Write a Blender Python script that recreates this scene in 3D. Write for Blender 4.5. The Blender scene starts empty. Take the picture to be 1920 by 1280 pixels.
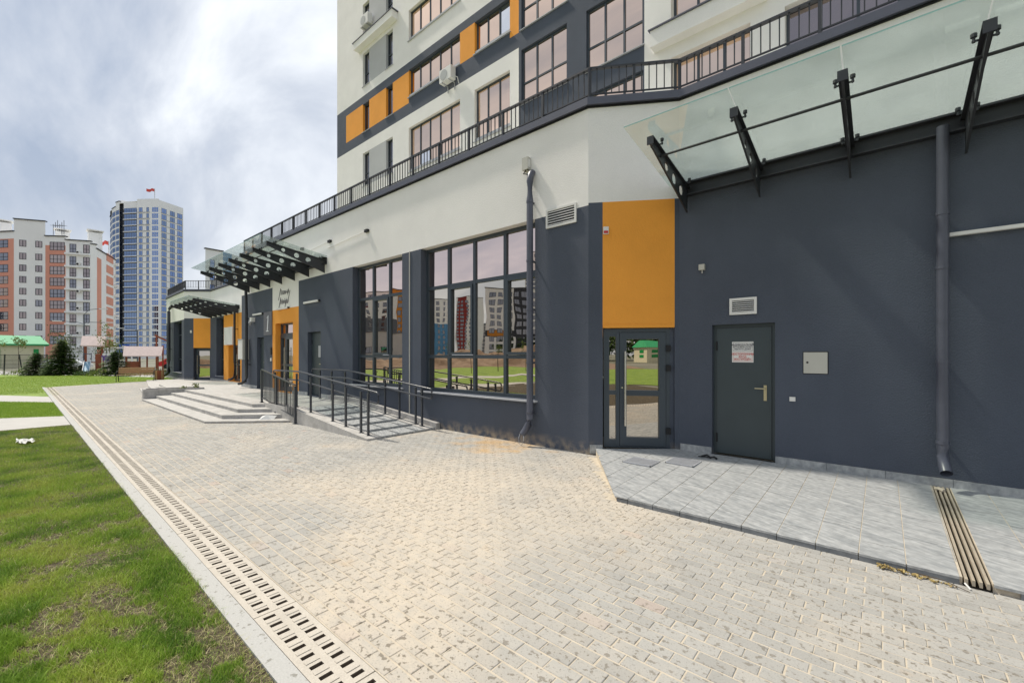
import bpy, bmesh, math, random
import numpy as np
from mathutils import Vector, noise
R_ = math.radians
random.seed(7); np.random.seed(7)
SC = bpy.context.scene; COL = SC.collection

# ------------------------------------------------------------ camera
cam = bpy.data.objects.new('camera', bpy.data.cameras.new('camera')); COL.objects.link(cam)
cam.location = (0, 0, 1.70)
cam.rotation_euler = (R_(90.0), 0, math.asin(0.654))
cam.data.lens = 36 * 804 / 1920; cam.data.sensor_width = 36
cam.data.shift_y = 25 / 1920
cam.data.clip_start = 0.05; cam.data.clip_end = 4000
SC.camera = cam
# ------------------------------------------------------------ sky
W = bpy.data.worlds.new('World'); SC.world = W; W.use_nodes = True
SUN = Vector((-0.985, -0.17, 0)).normalized() * math.cos(R_(57)) + Vector((0, 0, math.sin(R_(57))))
def build_world():
    nt = W.node_tree; N = nt.nodes; L = nt.links; N.clear()
    out = N.new('ShaderNodeOutputWorld')
    sky = N.new('ShaderNodeTexSky'); sky.sky_type = 'NISHITA'; sky.sun_disc = False
    sky.sun_elevation = R_(57); sky.sun_rotation = math.atan2(SUN.x, SUN.y)
    b1 = N.new('ShaderNodeBackground'); b1.inputs[1].default_value = 0.11; L.new(sky.outputs[0], b1.inputs[0])
    tc = N.new('ShaderNodeTexCoord'); sp = N.new('ShaderNodeSeparateXYZ'); L.new(tc.outputs['Generated'], sp.inputs[0])
    mz = N.new('ShaderNodeMath'); mz.operation = 'MAXIMUM'; mz.inputs[1].default_value = 0; L.new(sp.outputs[2], mz.inputs[0])
    ad = N.new('ShaderNodeMath'); ad.operation = 'ADD'; ad.inputs[1].default_value = 0.22; L.new(mz.outputs[0], ad.inputs[0])
    dx = N.new('ShaderNodeMath'); dx.operation = 'DIVIDE'; L.new(sp.outputs[0], dx.inputs[0]); L.new(ad.outputs[0], dx.inputs[1])
    dy = N.new('ShaderNodeMath'); dy.operation = 'DIVIDE'; L.new(sp.outputs[1], dy.inputs[0]); L.new(ad.outputs[0], dy.inputs[1])
    cb = N.new('ShaderNodeCombineXYZ'); L.new(dx.outputs[0], cb.inputs[0]); L.new(dy.outputs[0], cb.inputs[1])
    mp = N.new('ShaderNodeMapping'); mp.inputs['Rotation'].default_value = (0, 0, R_(28)); mp.inputs['Scale'].default_value = (0.62, 1.55, 1)
    L.new(cb.outputs[0], mp.inputs[0])
    n1 = N.new('ShaderNodeTexNoise'); n1.inputs['Scale'].default_value = 1.1; n1.inputs['Detail'].default_value = 7; n1.inputs['Roughness'].default_value = .57; n1.inputs['Distortion'].default_value = .35
    L.new(mp.outputs[0], n1.inputs['Vector'])
    cr = N.new('ShaderNodeValToRGB'); e = cr.color_ramp.elements
    e[0].position = 0.34; e[0].color = (0.24, 0.295, 0.39, 1)
    e[1].position = 0.68; e[1].color = (0.76, 0.78, 0.80, 1)
    k = e.new(0.50); k.color = (0.44, 0.475, 0.535, 1)
    L.new(n1.outputs[0], cr.inputs[0])
    # pale, even cloud towards the horizon
    mr = N.new('ShaderNodeMapRange'); mr.inputs[1].default_value = 0.0; mr.inputs[2].default_value = 0.42; mr.inputs[3].default_value = 0.75; mr.inputs[4].default_value = 0.0
    L.new(sp.outputs[2], mr.inputs[0])
    mx = N.new('ShaderNodeMix'); mx.data_type = 'RGBA'; L.new(mr.outputs[0], mx.inputs[0]); L.new(cr.outputs[0], mx.inputs[6]); mx.inputs[7].default_value = (0.45, 0.47, 0.51, 1)
    b2 = N.new('ShaderNodeBackground'); b2.inputs[1].default_value = 1.0; L.new(mx.outputs[2], b2.inputs[0])
    ms = N.new('ShaderNodeMixShader'); ms.inputs[0].default_value = 0.94
    L.new(b1.outputs[0], ms.inputs[1]); L.new(b2.outputs[0], ms.inputs[2]); L.new(ms.outputs[0], out.inputs[0])
build_world()
sl = bpy.data.lights.new('sun', 'SUN'); sl.energy = 2.8; sl.angle = R_(3.2); sl.color = (1.0, 0.93, 0.82)
so = bpy.data.objects.new('sun', sl); COL.objects.link(so); so.rotation_euler = SUN.to_track_quat('Z', 'Y').to_euler(); so.location = (-20, -10, 40)
SC.view_settings.view_transform = 'Standard'; SC.view_settings.look = 'None'; SC.view_settings.exposure = 0.60; SC.view_settings.gamma = 1

# ------------------------------------------------------------ materials
def M(name, col, rough=.8, metal=0, var=0.0, vs=2.0, bump=0.0, bs=60, col2=None, thr=None, fine=0.0, fs=90, spec=.35, streak=False):
    m = bpy.data.materials.new(name); m.use_nodes = True; nt = m.node_tree; N = nt.nodes; L = nt.links
    b = N['Principled BSDF']; b.inputs['Roughness'].default_value = rough; b.inputs['Metallic'].default_value = metal
    b.inputs['Specular IOR Level'].default_value = spec
    b.inputs['Base Color'].default_value = (*col, 1); m.diffuse_color = (*col, 1)
    g = N.new('ShaderNodeNewGeometry'); src = g.outputs['Position']
    if streak:
        m0_ = N.new('ShaderNodeMapping'); m0_.inputs['Rotation'].default_value = (0, 0, R_(24)); L.new(src, m0_.inputs[0]); mp = N.new('ShaderNodeMapping'); mp.inputs['Scale'].default_value = streak; L.new(m0_.outputs[0], mp.inputs[0]); src2 = mp.outputs[0]
    else: src2 = src
    cur = None
    if var or col2:
        n = N.new('ShaderNodeTexNoise'); n.inputs['Scale'].default_value = vs; n.inputs['Detail'].default_value = 6; n.inputs['Roughness'].default_value = .6; L.new(src2, n.inputs['Vector'])
        r = N.new('ShaderNodeMapRange'); lo, hi = thr or (.3, .7); r.inputs[1].default_value = lo; r.inputs[2].default_value = hi; L.new(n.outputs[0], r.inputs[0])
        x = N.new('ShaderNodeMix'); x.data_type = 'RGBA'; L.new(r.outputs[0], x.inputs[0])
        x.inputs[6].default_value = (*[c * (1 - var) for c in col], 1); x.inputs[7].default_value = (*(col2 or [min(1, c * (1 + var)) for c in col]), 1)
        cur = x.outputs[2]
    if fine:
        n = N.new('ShaderNodeTexNoise'); n.inputs['Scale'].default_value = fs; n.inputs['Detail'].default_value = 3; L.new(src, n.inputs['Vector'])
        r = N.new('ShaderNodeMapRange'); r.inputs[1].default_value = .3; r.inputs[2].default_value = .7; r.inputs[3].default_value = 1 - fine; r.inputs[4].default_value = 1 + fine; L.new(n.outputs[0], r.inputs[0])
        x = N.new('ShaderNodeMix'); x.data_type = 'RGBA'; x.blend_type = 'MULTIPLY'; x.inputs[0].default_value = 1
        if cur: L.new(cur, x.inputs[6])
        else: x.inputs[6].default_value = (*col, 1)
        L.new(r.outputs[0], x.inputs[7]); cur = x.outputs[2]
    if cur: L.new(cur, b.inputs['Base Color'])
    if bump:
        n = N.new('ShaderNodeTexNoise'); n.inputs['Scale'].default_value = bs; n.inputs['Detail'].default_value = 4; L.new(src, n.inputs['Vector'])
        bp = N.new('ShaderNodeBump'); bp.inputs['Strength'].default_value = bump; bp.inputs['Distance'].default_value = 0.01; L.new(n.outputs[0], bp.inputs['Height']); L.new(bp.outputs[0], b.inputs['Normal'])
    return m
def weather(m, splash=(.42, .34, .24)):
    # faint rain streaks and a dusty splash line along the foot of the wall
    nt = m.node_tree; N = nt.nodes; L = nt.links; b = N['Principled BSDF']; src = b.inputs['Base Color'].links[0].from_socket
    g = N.new('ShaderNodeNewGeometry'); mp = N.new('ShaderNodeMapping'); mp.inputs['Scale'].default_value = (5, 5, .35); L.new(g.outputs['Position'], mp.inputs[0])
    n = N.new('ShaderNodeTexNoise'); n.inputs['Scale'].default_value = 1; n.inputs['Detail'].default_value = 6; L.new(mp.outputs[0], n.inputs['Vector'])
    r = N.new('ShaderNodeMapRange'); r.inputs[1].default_value = .35; r.inputs[2].default_value = .7; r.inputs[3].default_value = .985; r.inputs[4].default_value = 1.02; L.new(n.outputs[0], r.inputs[0])
    x = N.new('ShaderNodeMix'); x.data_type = 'RGBA'; x.blend_type = 'MULTIPLY'; x.inputs[0].default_value = 1; L.new(src, x.inputs[6]); L.new(r.outputs[0], x.inputs[7])
    s = N.new('ShaderNodeSeparateXYZ'); L.new(g.outputs['Position'], s.inputs[0])
    h = N.new('ShaderNodeMapRange'); h.inputs[1].default_value = .0; h.inputs[2].default_value = .26; h.inputs[3].default_value = .8; h.inputs[4].default_value = 0; L.new(s.outputs[2], h.inputs[0])
    n2 = N.new('ShaderNodeTexNoise'); n2.inputs['Scale'].default_value = 7; n2.inputs['Detail'].default_value = 6; L.new(g.outputs['Position'], n2.inputs['Vector'])
    h2 = N.new('ShaderNodeMapRange'); h2.inputs[1].default_value = .42; h2.inputs[2].default_value = .68; L.new(n2.outputs[0], h2.inputs[0])
    mm = N.new('ShaderNodeMath'); mm.operation = 'MULTIPLY'; L.new(h.outputs[0], mm.inputs[0]); L.new(h2.outputs[0], mm.inputs[1])
    y = N.new('ShaderNodeMix'); y.data_type = 'RGBA'; L.new(mm.outputs[0], y.inputs[0]); L.new(x.outputs[2], y.inputs[6]); y.inputs[7].default_value = (*splash, 1); L.new(y.outputs[2], b.inputs['Base Color'])
def glass_mirror(name, tint, refl=.85, rough=0.0, body=(.02, .022, .025)):
    m = bpy.data.materials.new(name); m.use_nodes = True; nt = m.node_tree; N = nt.nodes; L = nt.links
    out = N['Material Output']; N.remove(N['Principled BSDF'])
    gl = N.new('ShaderNodeBsdfGlossy'); gl.inputs[0].default_value = (*tint, 1); gl.inputs['Roughness'].default_value = rough
    df = N.new('ShaderNodeBsdfDiffuse'); df.inputs[0].default_value = (*body, 1)
    g = N.new('ShaderNodeNewGeometry'); n = N.new('ShaderNodeTexNoise'); n.inputs['Scale'].default_value = 1.3; n.inputs['Detail'].default_value = 1; L.new(g.outputs['Position'], n.inputs['Vector'])
    bp = N.new('ShaderNodeBump'); bp.inputs['Strength'].default_value = .05; bp.inputs['Distance'].default_value = .05; L.new(n.outputs[0], bp.inputs['Height']); L.new(bp.outputs[0], gl.inputs['Normal'])
    mx = N.new('ShaderNodeMixShader'); mx.inputs[0].default_value = refl; L.new(df.outputs[0], mx.inputs[1]); L.new(gl.outputs[0], mx.inputs[2]); L.new(mx.outputs[0], out.inputs[0])
    return m
def glass_clear(name):
    m = bpy.data.materials.new(name); m.use_nodes = True; nt = m.node_tree; N = nt.nodes; L = nt.links
    out = N['Material Output']; N.remove(N['Principled BSDF'])
    tr = N.new('ShaderNodeBsdfTransparent'); tr.inputs[0].default_value = (.90, .945, .925, 1)
    df = N.new('ShaderNodeBsdfTranslucent'); df.inputs[0].default_value = (.72, .77, .75, 1)
    gl = N.new('ShaderNodeBsdfGlossy'); gl.inputs[0].default_value = (.9, .95, .93, 1); gl.inputs['Roughness'].default_value = .02
    g = N.new('ShaderNodeNewGeometry'); n = N.new('ShaderNodeTexNoise'); n.inputs['Scale'].default_value = 2.2; n.inputs['Detail'].default_value = 5; L.new(g.outputs['Position'], n.inputs['Vector'])
    r = N.new('ShaderNodeMapRange'); r.inputs[1].default_value = .3; r.inputs[2].default_value = .75; r.inputs[3].default_value = .02; r.inputs[4].default_value = .10; L.new(n.outputs[0], r.inputs[0])
    m1 = N.new('ShaderNodeMixShader'); L.new(r.outputs[0], m1.inputs[0]); L.new(tr.outputs[0], m1.inputs[1]); L.new(df.outputs[0], m1.inputs[2])
    lw0 = N.new('ShaderNodeLayerWeight'); lw0.inputs[0].default_value = .3; lw = N.new('ShaderNodeMapRange'); lw.inputs[1].default_value = 0; lw.inputs[2].default_value = 1; lw.inputs[3].default_value = .04; lw.inputs[4].default_value = .42; L.new(lw0.outputs['Facing'], lw.inputs[0])
    m2 = N.new('ShaderNodeMixShader'); L.new(lw.outputs[0], m2.inputs[0]); L.new(m1.outputs[0], m2.inputs[1]); L.new(gl.outputs[0], m2.inputs[2]); L.new(m2.outputs[0], out.inputs[0])
    return m
m_white = M('white_plaster', (.83, .81, .765), .9, var=.05, vs=.7, bump=.55, bs=70, fine=.05)
m_dark = M('dark_grey_plaster', (.076, .089, .115), .85, var=.10, vs=.6, bump=.8, bs=70, fine=.08)
weather(m_dark)
m_orange = M('orange_plaster', (.84, .35, .05), .85, var=.05, vs=1.3, bump=.55, bs=70, fine=.05)
m_lgrey = M('light_grey_plaster', (.47, .475, .47), .9, var=.05, vs=.7, bump=.4, bs=70)
m_signgrey = M('sign_grey', (.12, .115, .13), .5, var=.05)
m_frame = M('anthracite_frame', (.042, .056, .070), .38, spec=.5)
m_coping = M('grey_sheet_metal', (.085, .09, .12), .45, var=.08, vs=4, spec=.5)
m_steel = M('anthracite_steel', (.026, .028, .033), .45, var=.15, vs=5, spec=.5)
m_rail = M('rail_paint', (.045, .05, .06), .32, spec=.6)
m_pipe = M('downpipe_grey', (.075, .08, .105), .38, var=.1, vs=6, spec=.55)
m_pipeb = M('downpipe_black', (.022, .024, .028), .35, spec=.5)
m_chrome = M('stainless', (.62, .60, .57), .25, metal=1)
m_sill = M('sill_metal', (.42, .43, .45), .4, var=.1, vs=5)
m_whitep = M('white_plastic', (.72, .71, .67), .5)
m_beige = M('beige_plastic', (.50, .49, .43), .5, var=.05)
m_door = M('green_grey_door', (.040, .055, .060), .42, var=.06, vs=3, spec=.45)
m_red = M('red_plastic', (.55, .03, .03), .4)
m_black = M('black_rubber', (.012, .012, .013), .6)
m_text = M('dark_print', (.03, .03, .05), .6)
m_redtext = M('red_print', (.55, .05, .04), .6)
m_brass = M('dull_brass', (.50, .44, .28), .35, metal=1)
m_glassL = glass_mirror('bronze_glass', (.80, .64, .58), .93)
m_glassLow = glass_mirror('bronze_lower_glass', (.66, .60, .52), .90)
m_glassT = glass_mirror('peach_glass', (.92, .68, .52), .96)
m_glassD = glass_mirror('dark_glass', (.30, .30, .33), .8)
m_glassBlue = glass_mirror('blue_glass', (.26, .36, .60), .75, body=(.02, .035, .07))
m_glassNavy = glass_mirror('navy_glass', (.22, .30, .46), .8, body=(.02, .03, .05))
m_glassMix = glass_mirror('flat_window_glass', (.40, .34, .33), .75, body=(.05, .04, .04))
m_glassPale = glass_mirror('pale_glass', (.85, .85, .86), .9, body=(.3, .3, .28))
m_canopy = glass_clear('canopy_glass')
m_glassedge = M('glass_edge', (.25, .45, .40), .2, spec=.6)
m_marble = M('grey_marble', (.26, .272, .275), .6, var=0, vs=2.6, col2=(.43, .435, .425), thr=(.34, .66), streak=(1.5, 11, 3), bump=.15, bs=30, fine=.14, fs=18, spec=.35)
m_edge = M('shade_painted_marble', (.11, .12, .13), .6, vs=5, col2=(.20, .21, .22), thr=(.35, .65))  # marble darkened for the platform's front face, its shade painted into the colour
m_granite = M('pale_granite', (.40, .385, .355), .65, col2=(.52, .50, .465), vs=5, thr=(.35, .65), fine=.12, fs=60)
m_granite2 = M('riser_granite', (.33, .32, .30), .65, col2=(.45, .43, .41), vs=6, thr=(.35, .65), fine=.12, fs=60)
m_sand = M('joint_sand', (.53, .465, .365), .95, var=.12, vs=9, bump=.4, bs=120)
m_conc = M('cream_concrete', (.52, .475, .405), .85, var=.08, vs=5, bump=.3, bs=120, fine=.08)
m_kerb = M('kerb_concrete', (.45, .445, .42), .85, var=.0, vs=20, col2=(.27, .26, .23), thr=(.60, .64), bump=.3, bs=100, fine=.07)
m_soil = M('bare_soil', (.075, .056, .040), .95, var=0, vs=7, col2=(.19, .15, .10), thr=(.35, .65), bump=1, bs=35)
m_slot = M('slot_brown', (.15, .115, .085), .95, var=.2, vs=12)  # slot walls, a darker brown than the cover tops
m_bar = M('grate_bar', (.36, .31, .235), .8, var=.15, vs=6, fine=.1)
m_pit = M('dark_gutter', (.03, .024, .018), .95)
m_wood = M('brown_wood', (.42, .25, .12), .6, var=.25, vs=4, streak=(1, 1, 12))
m_woodr = M('red_brown_wood', (.28, .085, .04), .6, var=.2, vs=3)
m_bark = M('bark', (.09, .065, .045), .9, var=.2, vs=8)
m_leafA = M('spruce_needles', (.05, .095, .03), .8, vs=4, col2=(.17, .26, .06), thr=(.35, .7))
m_leafB = M('young_leaves', (.13, .19, .035), .7, vs=6, col2=(.24, .27, .05), thr=(.35, .7))
m_leafC = M('dark_tree_leaves', (.035, .065, .02), .8, vs=1.5, col2=(.10, .16, .04), thr=(.35, .7))
m_dry = M('dry_leaves', (.25, .17, .06), .8, vs=40, col2=(.42, .33, .13), thr=(.4, .6))
m_path = M('path_concrete', (.47, .455, .425), .9, var=.06, vs=2, bump=.2)
m_shing = M('pink_shingle', (.68, .55, .51), .8, var=.1, vs=5)
m_blueslide = M('blue_slide', (.25, .42, .55), .35)
m_purple = M('purple_panel', (.14, .08, .30), .5)
m_greenroof = M('green_roof', (.03, .30, .12), .6, var=.1, vs=2)
m_greendoor = M('green_door', (.01, .25, .06), .5)
m_cream = M('cream_render', (.62, .58, .42), .9, var=.05)
m_bwhite = M('far_white', (.82, .82, .80), .9, var=.04, vs=.2)
m_bsalmon = M('far_salmon', (.66, .30, .215), .9, var=.05, vs=.2)
m_bblack = M('far_black', (.045, .047, .055), .8)
m_bgrey = M('far_grey', (.13, .14, .16), .8)
m_bblue = M('far_blue', (.10, .27, .48), .8)
m_borange = M('far_orange', (.55, .22, .03), .8)
m_bred = M('far_red', (.26, .035, .03), .8)
m_dirt = M('dirt_mound', (.17, .11, .07), .95, vs=.5, col2=(.33, .24, .17), thr=(.35, .65), bump=1, bs=6)
m_fence = M('fence_metal', (.04, .045, .04), .6)
m_paint = M('white_metal', (.74, .75, .75), .4)
m_sign = M('road_blue', (.02, .08, .40), .5)

def paver_mat():
    m = M('paver_concrete', (.40, .395, .37), .88, bump=.35, bs=150); nt = m.node_tree; N = nt.nodes; L = nt.links
    b = N['Principled BSDF']; g = N.new('ShaderNodeNewGeometry'); P = g.outputs['Position']
    oi = N.new('ShaderNodeTexWhiteNoise'); oi.noise_dimensions = '3D'
    # one tone per brick: snap the position to the brick grid
    sn = N.new('ShaderNodeVectorMath'); sn.operation = 'SNAP'; sn.inputs[1].default_value = (.10, .10, 10); L.new(P, sn.inputs[0])
    at = N.new('ShaderNodeAttribute'); at.attribute_name = 'tone'
    def noise_(sc, det=4, rough=.5):
        n = N.new('ShaderNodeTexNoise'); n.inputs['Scale'].default_value = sc; n.inputs['Detail'].default_value = det; n.inputs['Roughness'].default_value = rough; L.new(P, n.inputs['Vector']); return n.outputs[0]
    def rng(s, a, b_, c=0, d=1):
        r = N.new('ShaderNodeMapRange'); r.inputs[1].default_value = a; r.inputs[2].default_value = b_; r.inputs[3].default_value = c; r.inputs[4].default_value = d; L.new(s, r.inputs[0]); return r.outputs[0]
    def mix(f, a, c, blend='MIX'):
        x = N.new('ShaderNodeMix'); x.data_type = 'RGBA'; x.blend_type = blend
        if isinstance(f, float): x.inputs[0].default_value = f
        else: L.new(f, x.inputs[0])
        for i, v in ((6, a), (7, c)):
            if isinstance(v, tuple): x.inputs[i].default_value = (*v, 1)
            else: L.new(v, x.inputs[i])
        return x.outputs[2]
    c = mix(rng(at.outputs['Fac'], 0, 1), (.345, .335, .308), (.415, .402, .368))
    c = mix(rng(at.outputs['Fac'], .98, .99, 0, .35), c, (.44, .29, .22))
    # sand dust: broad blotches, strongest where water from the building left it
    def blob(cx, cy, r, gain):
        v = N.new('ShaderNodeVectorMath'); v.operation = 'DISTANCE'; v.inputs[1].default_value = (cx, cy, 0); L.new(P, v.inputs[0]); return rng(v.outputs['Value'], 0, r, gain, 0)
    s = noise_(.55, 5, .6)
    a1 = N.new('ShaderNodeMath'); a1.operation = 'ADD'; L.new(s, a1.inputs[0]); L.new(blob(-3.9, 3.7, 3.2, .34), a1.inputs[1])
    a2 = N.new('ShaderNodeMath'); a2.operation = 'ADD'; L.new(a1.outputs[0], a2.inputs[0]); L.new(blob(-2.6, 1.9, 1.5, .22), a2.inputs[1])
    f = rng(a2.outputs[0], .50, .80, 0, .85)
    f2 = N.new('ShaderNodeMath'); f2.operation = 'MULTIPLY'; L.new(f, f2.inputs[0]); L.new(rng(noise_(9, 4, .7), .25, .6, .45, 1), f2.inputs[1])
    c = mix(f2.outputs[0], c, (.60, .52, .41))
    rs = N.new('ShaderNodeMath'); rs.operation = 'ADD'; L.new(noise_(2.5), rs.inputs[0]); L.new(blob(-5.6, 6.1, 1.7, .42), rs.inputs[1])
    c = mix(rng(rs.outputs[0], .66, .95, 0, .75), c, (.56, .36, .16))
    # drying rain spots
    sp = noise_(24, 2.5, .55)
    w = rng(noise_(.5), .35, .6, .35, 1)
    t = N.new('ShaderNodeMath'); t.operation = 'MULTIPLY'; L.new(rng(sp, .59, .62, 0, .75), t.inputs[0]); L.new(w, t.inputs[1])
    c = mix(t.outputs[0], c, (.16, .135, .10))
    c = mix(rng(noise_(75, 2), .61, .65, 0, .4), c, (.17, .16, .14))
    c = mix(1.0, c, rng(noise_(130, 3), .3, .7, .93, 1.06), 'MULTIPLY')
    L.new(c, b.inputs['Base Color'])
    return m
m_paver = paver_mat()
def grass_mat(name, blade):
    m = M(name, (.1, .2, .03), .75, spec=.25); nt = m.node_tree; N = nt.nodes; L = nt.links; b = N['Principled BSDF']
    g = N.new('ShaderNodeNewGeometry')
    if blade:
        at = N.new('ShaderNodeAttribute'); at.attribute_name = 'tone'; cr = N.new('ShaderNodeValToRGB'); L.new(at.outputs['Fac'], cr.inputs[0])
        e = cr.color_ramp.elements; e[0].position = 0; e[0].color = (.13, .25, .04, 1); e[1].position = 1; e[1].color = (.48, .42, .22, 1)
        k = e.new(.38); k.color = (.37, .52, .07, 1); k = e.new(.82); k.color = (.56, .60, .15, 1)
        L.new(cr.outputs[0], b.inputs['Base Color'])
        b.inputs['Roughness'].default_value = .5
    else:
        n = N.new('ShaderNodeTexNoise'); n.inputs['Scale'].default_value = 1.4; n.inputs['Detail'].default_value = 10; n.inputs['Roughness'].default_value = .72; L.new(g.outputs['Position'], n.inputs['Vector'])
        cr = N.new('ShaderNodeValToRGB'); L.new(n.outputs[0], cr.inputs[0]); e = cr.color_ramp.elements
        e[0].position = .33; e[0].color = (.12, .21, .03, 1); e[1].position = .7; e[1].color = (.30, .40, .06, 1)
        L.new(cr.outputs[0], b.inputs['Base Color'])
        n2 = N.new('ShaderNodeTexNoise'); n2.inputs['Scale'].default_value = 30; n2.inputs['Detail'].default_value = 6; L.new(g.outputs['Position'], n2.inputs['Vector'])
        bp = N.new('ShaderNodeBump'); bp.inputs['Strength'].default_value = 1; bp.inputs['Distance'].default_value = .04; L.new(n2.outputs[0], bp.inputs['Height']); L.new(bp.outputs[0], b.inputs['Normal'])
    return m
m_grass = grass_mat('lawn_green', False); m_blade = grass_mat('grass_blade', True)

# ------------------------------------------------------------ helpers
def rootloc(p):
    v = Vector((0, 0, 0))
    while p is not None: v += Vector(p.location); p = p.parent
    return v
def tag(o, label=None, cat=None, group=None, kind=None):
    if label: o['label'] = label
    if cat: o['category'] = cat
    if group: o['group'] = group
    if kind: o['kind'] = kind
    return o
def empty(name, loc, label, cat, group=None, rz=0):
    o = bpy.data.objects.new(name, None); COL.objects.link(o); o.location = loc; o.rotation_euler = (0, 0, rz); o.empty_display_size = .2
    return tag(o, label, cat, group)
class MB:
    def __init__(s): s.v = []; s.f = []; s.m = []
    def add(s, vs, fs, mi=0):
        b = len(s.v); s.v += [tuple(v) for v in vs]
        for f in fs: s.f.append(tuple(i + b for i in f)); s.m.append(mi)
        return s
    def box(s, x0, x1, y0, y1, z0, z1, mi=0):
        return s.hexa([(x0, y0, z0), (x1, y0, z0), (x1, y1, z0), (x0, y1, z0), (x0, y0, z1), (x1, y0, z1), (x1, y1, z1), (x0, y1, z1)], mi)
    def hexa(s, p, mi=0):
        return s.add(p, [(3, 2, 1, 0), (4, 5, 6, 7), (0, 1, 5, 4), (1, 2, 6, 5), (2, 3, 7, 6), (3, 0, 4, 7)], mi)
    def fbox(s, F, u0, u1, d0, d1, z0, z1, mi=0):
        P = F.p
        return s.hexa([P(u0, z0, d0), P(u1, z0, d0), P(u1, z0, d1), P(u0, z0, d1), P(u0, z1, d0), P(u1, z1, d0), P(u1, z1, d1), P(u0, z1, d1)], mi)
    def tube(s, pts, r, n=10, mi=0, cap=True):
        pts = [Vector(p) for p in pts]; rs = r if isinstance(r, (list, tuple)) else [r] * len(pts); rings = []
        for i, p in enumerate(pts):
            d = (pts[min(i + 1, len(pts) - 1)] - pts[max(i - 1, 0)]).normalized()
            a = d.cross(Vector((0, 0, 1)));
            if a.length < .05: a = d.cross(Vector((1, 0, 0)))
            a.normalize(); b = d.cross(a).normalized()
            rings.append([p + (a * math.cos(t) + b * math.sin(t)) * rs[i] for t in [2 * math.pi * k / n for k in range(n)]])
        vs = [v for r_ in rings for v in r_]; fs = []
        for i in range(len(rings) - 1):
            for k in range(n): fs.append((i * n + k, i * n + (k + 1) % n, (i + 1) * n + (k + 1) % n, (i + 1) * n + k))
        if cap: fs.append(tuple(range(n))[::-1]); fs.append(tuple((len(rings) - 1) * n + k for k in range(n)))
        return s.add(vs, fs, mi)
    def poly(s, pts, z0, z1, mi=0, bottom=False):
        n = len(pts); zz = z1 if callable(z1) else (lambda x, y: z1)
        vs = [(x, y, z0) for x, y in pts] + [(x, y, zz(x, y)) for x, y in pts]
        fs = [tuple(range(n, 2 * n))] + [(i, (i + 1) % n, n + (i + 1) % n, n + i) for i in range(n)]
        if bottom: fs.append(tuple(range(n))[::-1])
        return s.add(vs, fs, mi)
    def build(s, name, mats, parent=None, smooth=False, tagv=None, world=True):
        me = bpy.data.meshes.new(name); off = rootloc(parent) if (parent is not None and world) else Vector((0, 0, 0))
        me.from_pydata([(v[0] - off.x, v[1] - off.y, v[2] - off.z) for v in s.v], [], s.f)
        if not isinstance(mats, (list, tuple)): mats = [mats]
        for m in mats: me.materials.append(m)
        if len(mats) > 1: me.polygons.foreach_set('material_index', s.m)
        if smooth: me.polygons.foreach_set('use_smooth', [True] * len(me.polygons))
        me.update()
        o = bpy.data.objects.new(name, me); COL.objects.link(o); o.parent = parent
        return o
def inst(name, mesh, parent, loc, rot=(0, 0, 0), scale=None):
    o = bpy.data.objects.new(name, mesh); COL.objects.link(o); o.parent = parent
    o.location = Vector(loc) - (rootloc(parent) if parent is not None else Vector((0, 0, 0))); o.rotation_euler = rot
    if scale: o.scale = scale
    return o
def copy_tree(o, parent=None):
    c = o.copy(); COL.objects.link(c)
    if parent is not None: c.parent = parent
    for ch in list(KIDS(o)): copy_tree(ch, c)
    return c
def KIDS(o): return [x for x in COL.objects if x.parent is o]
class Frame:
    """wall frame: u along the wall, d into the wall, z up"""
    def __init__(s, A, B):
        s.A = Vector((A[0], A[1])); d = Vector((B[0], B[1])) - s.A; s.L = d.length; s.u = d.normalized(); s.n = Vector((s.u.y, -s.u.x))
    def p(s, u, z, d=0):
        q = s.A + s.u * u - s.n * d; return (q.x, q.y, z)
def wall(F, z0, z1, mats, parent, holes=(), zones=(), base=0, name='wall', u0=0, u1=None):
    u1 = F.L if u1 is None else u1
    us = sorted(set([u0, u1] + [x for h in holes for x in h[:2] if u0 < x < u1] + [x for h in zones for x in h[:2] if u0 < x < u1]))
    zs = sorted(set([z0, z1] + [x for h in holes for x in h[2:4] if z0 < x < z1] + [x for h in zones for x in h[2:4] if z0 < x < z1]))
    def zone(u, z):
        r = base
        for q in zones:
            if q[0] < u < q[1] and q[2] < z < q[3]: r = q[4]
        return r
    mb = MB()
    for i in range(len(us) - 1):
        for j in range(len(zs) - 1):
            a, b, c, d = us[i], us[i + 1], zs[j], zs[j + 1]; cu, cz = (a + b) / 2, (c + d) / 2
            if any(h[0] < cu < h[1] and h[2] < cz < h[3] for h in holes): continue
            mb.add([F.p(a, c), F.p(b, c), F.p(b, d), F.p(a, d)], [(0, 1, 2, 3)], zone(cu, cz))
    for h in holes:
        a, b, c, d, dp = h[:5]
        for (ua, za, ub, zb, su, sz) in ((a, c, a, d, a - .01, (c + d) / 2), (b, d, b, c, b + .01, (c + d) / 2), (a, d, b, d, (a + b) / 2, d + .01), (b, c, a, c, (a + b) / 2, c - .01)):
            mi = h[5] if len(h) > 5 else zone(su, sz)
            mb.add([F.p(ua, za), F.p(ub, zb), F.p(ub, zb, dp), F.p(ua, za, dp)], [(0, 1, 2, 3)], mi)
    return mb.build(name, mats, parent)
_wc = {}
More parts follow.
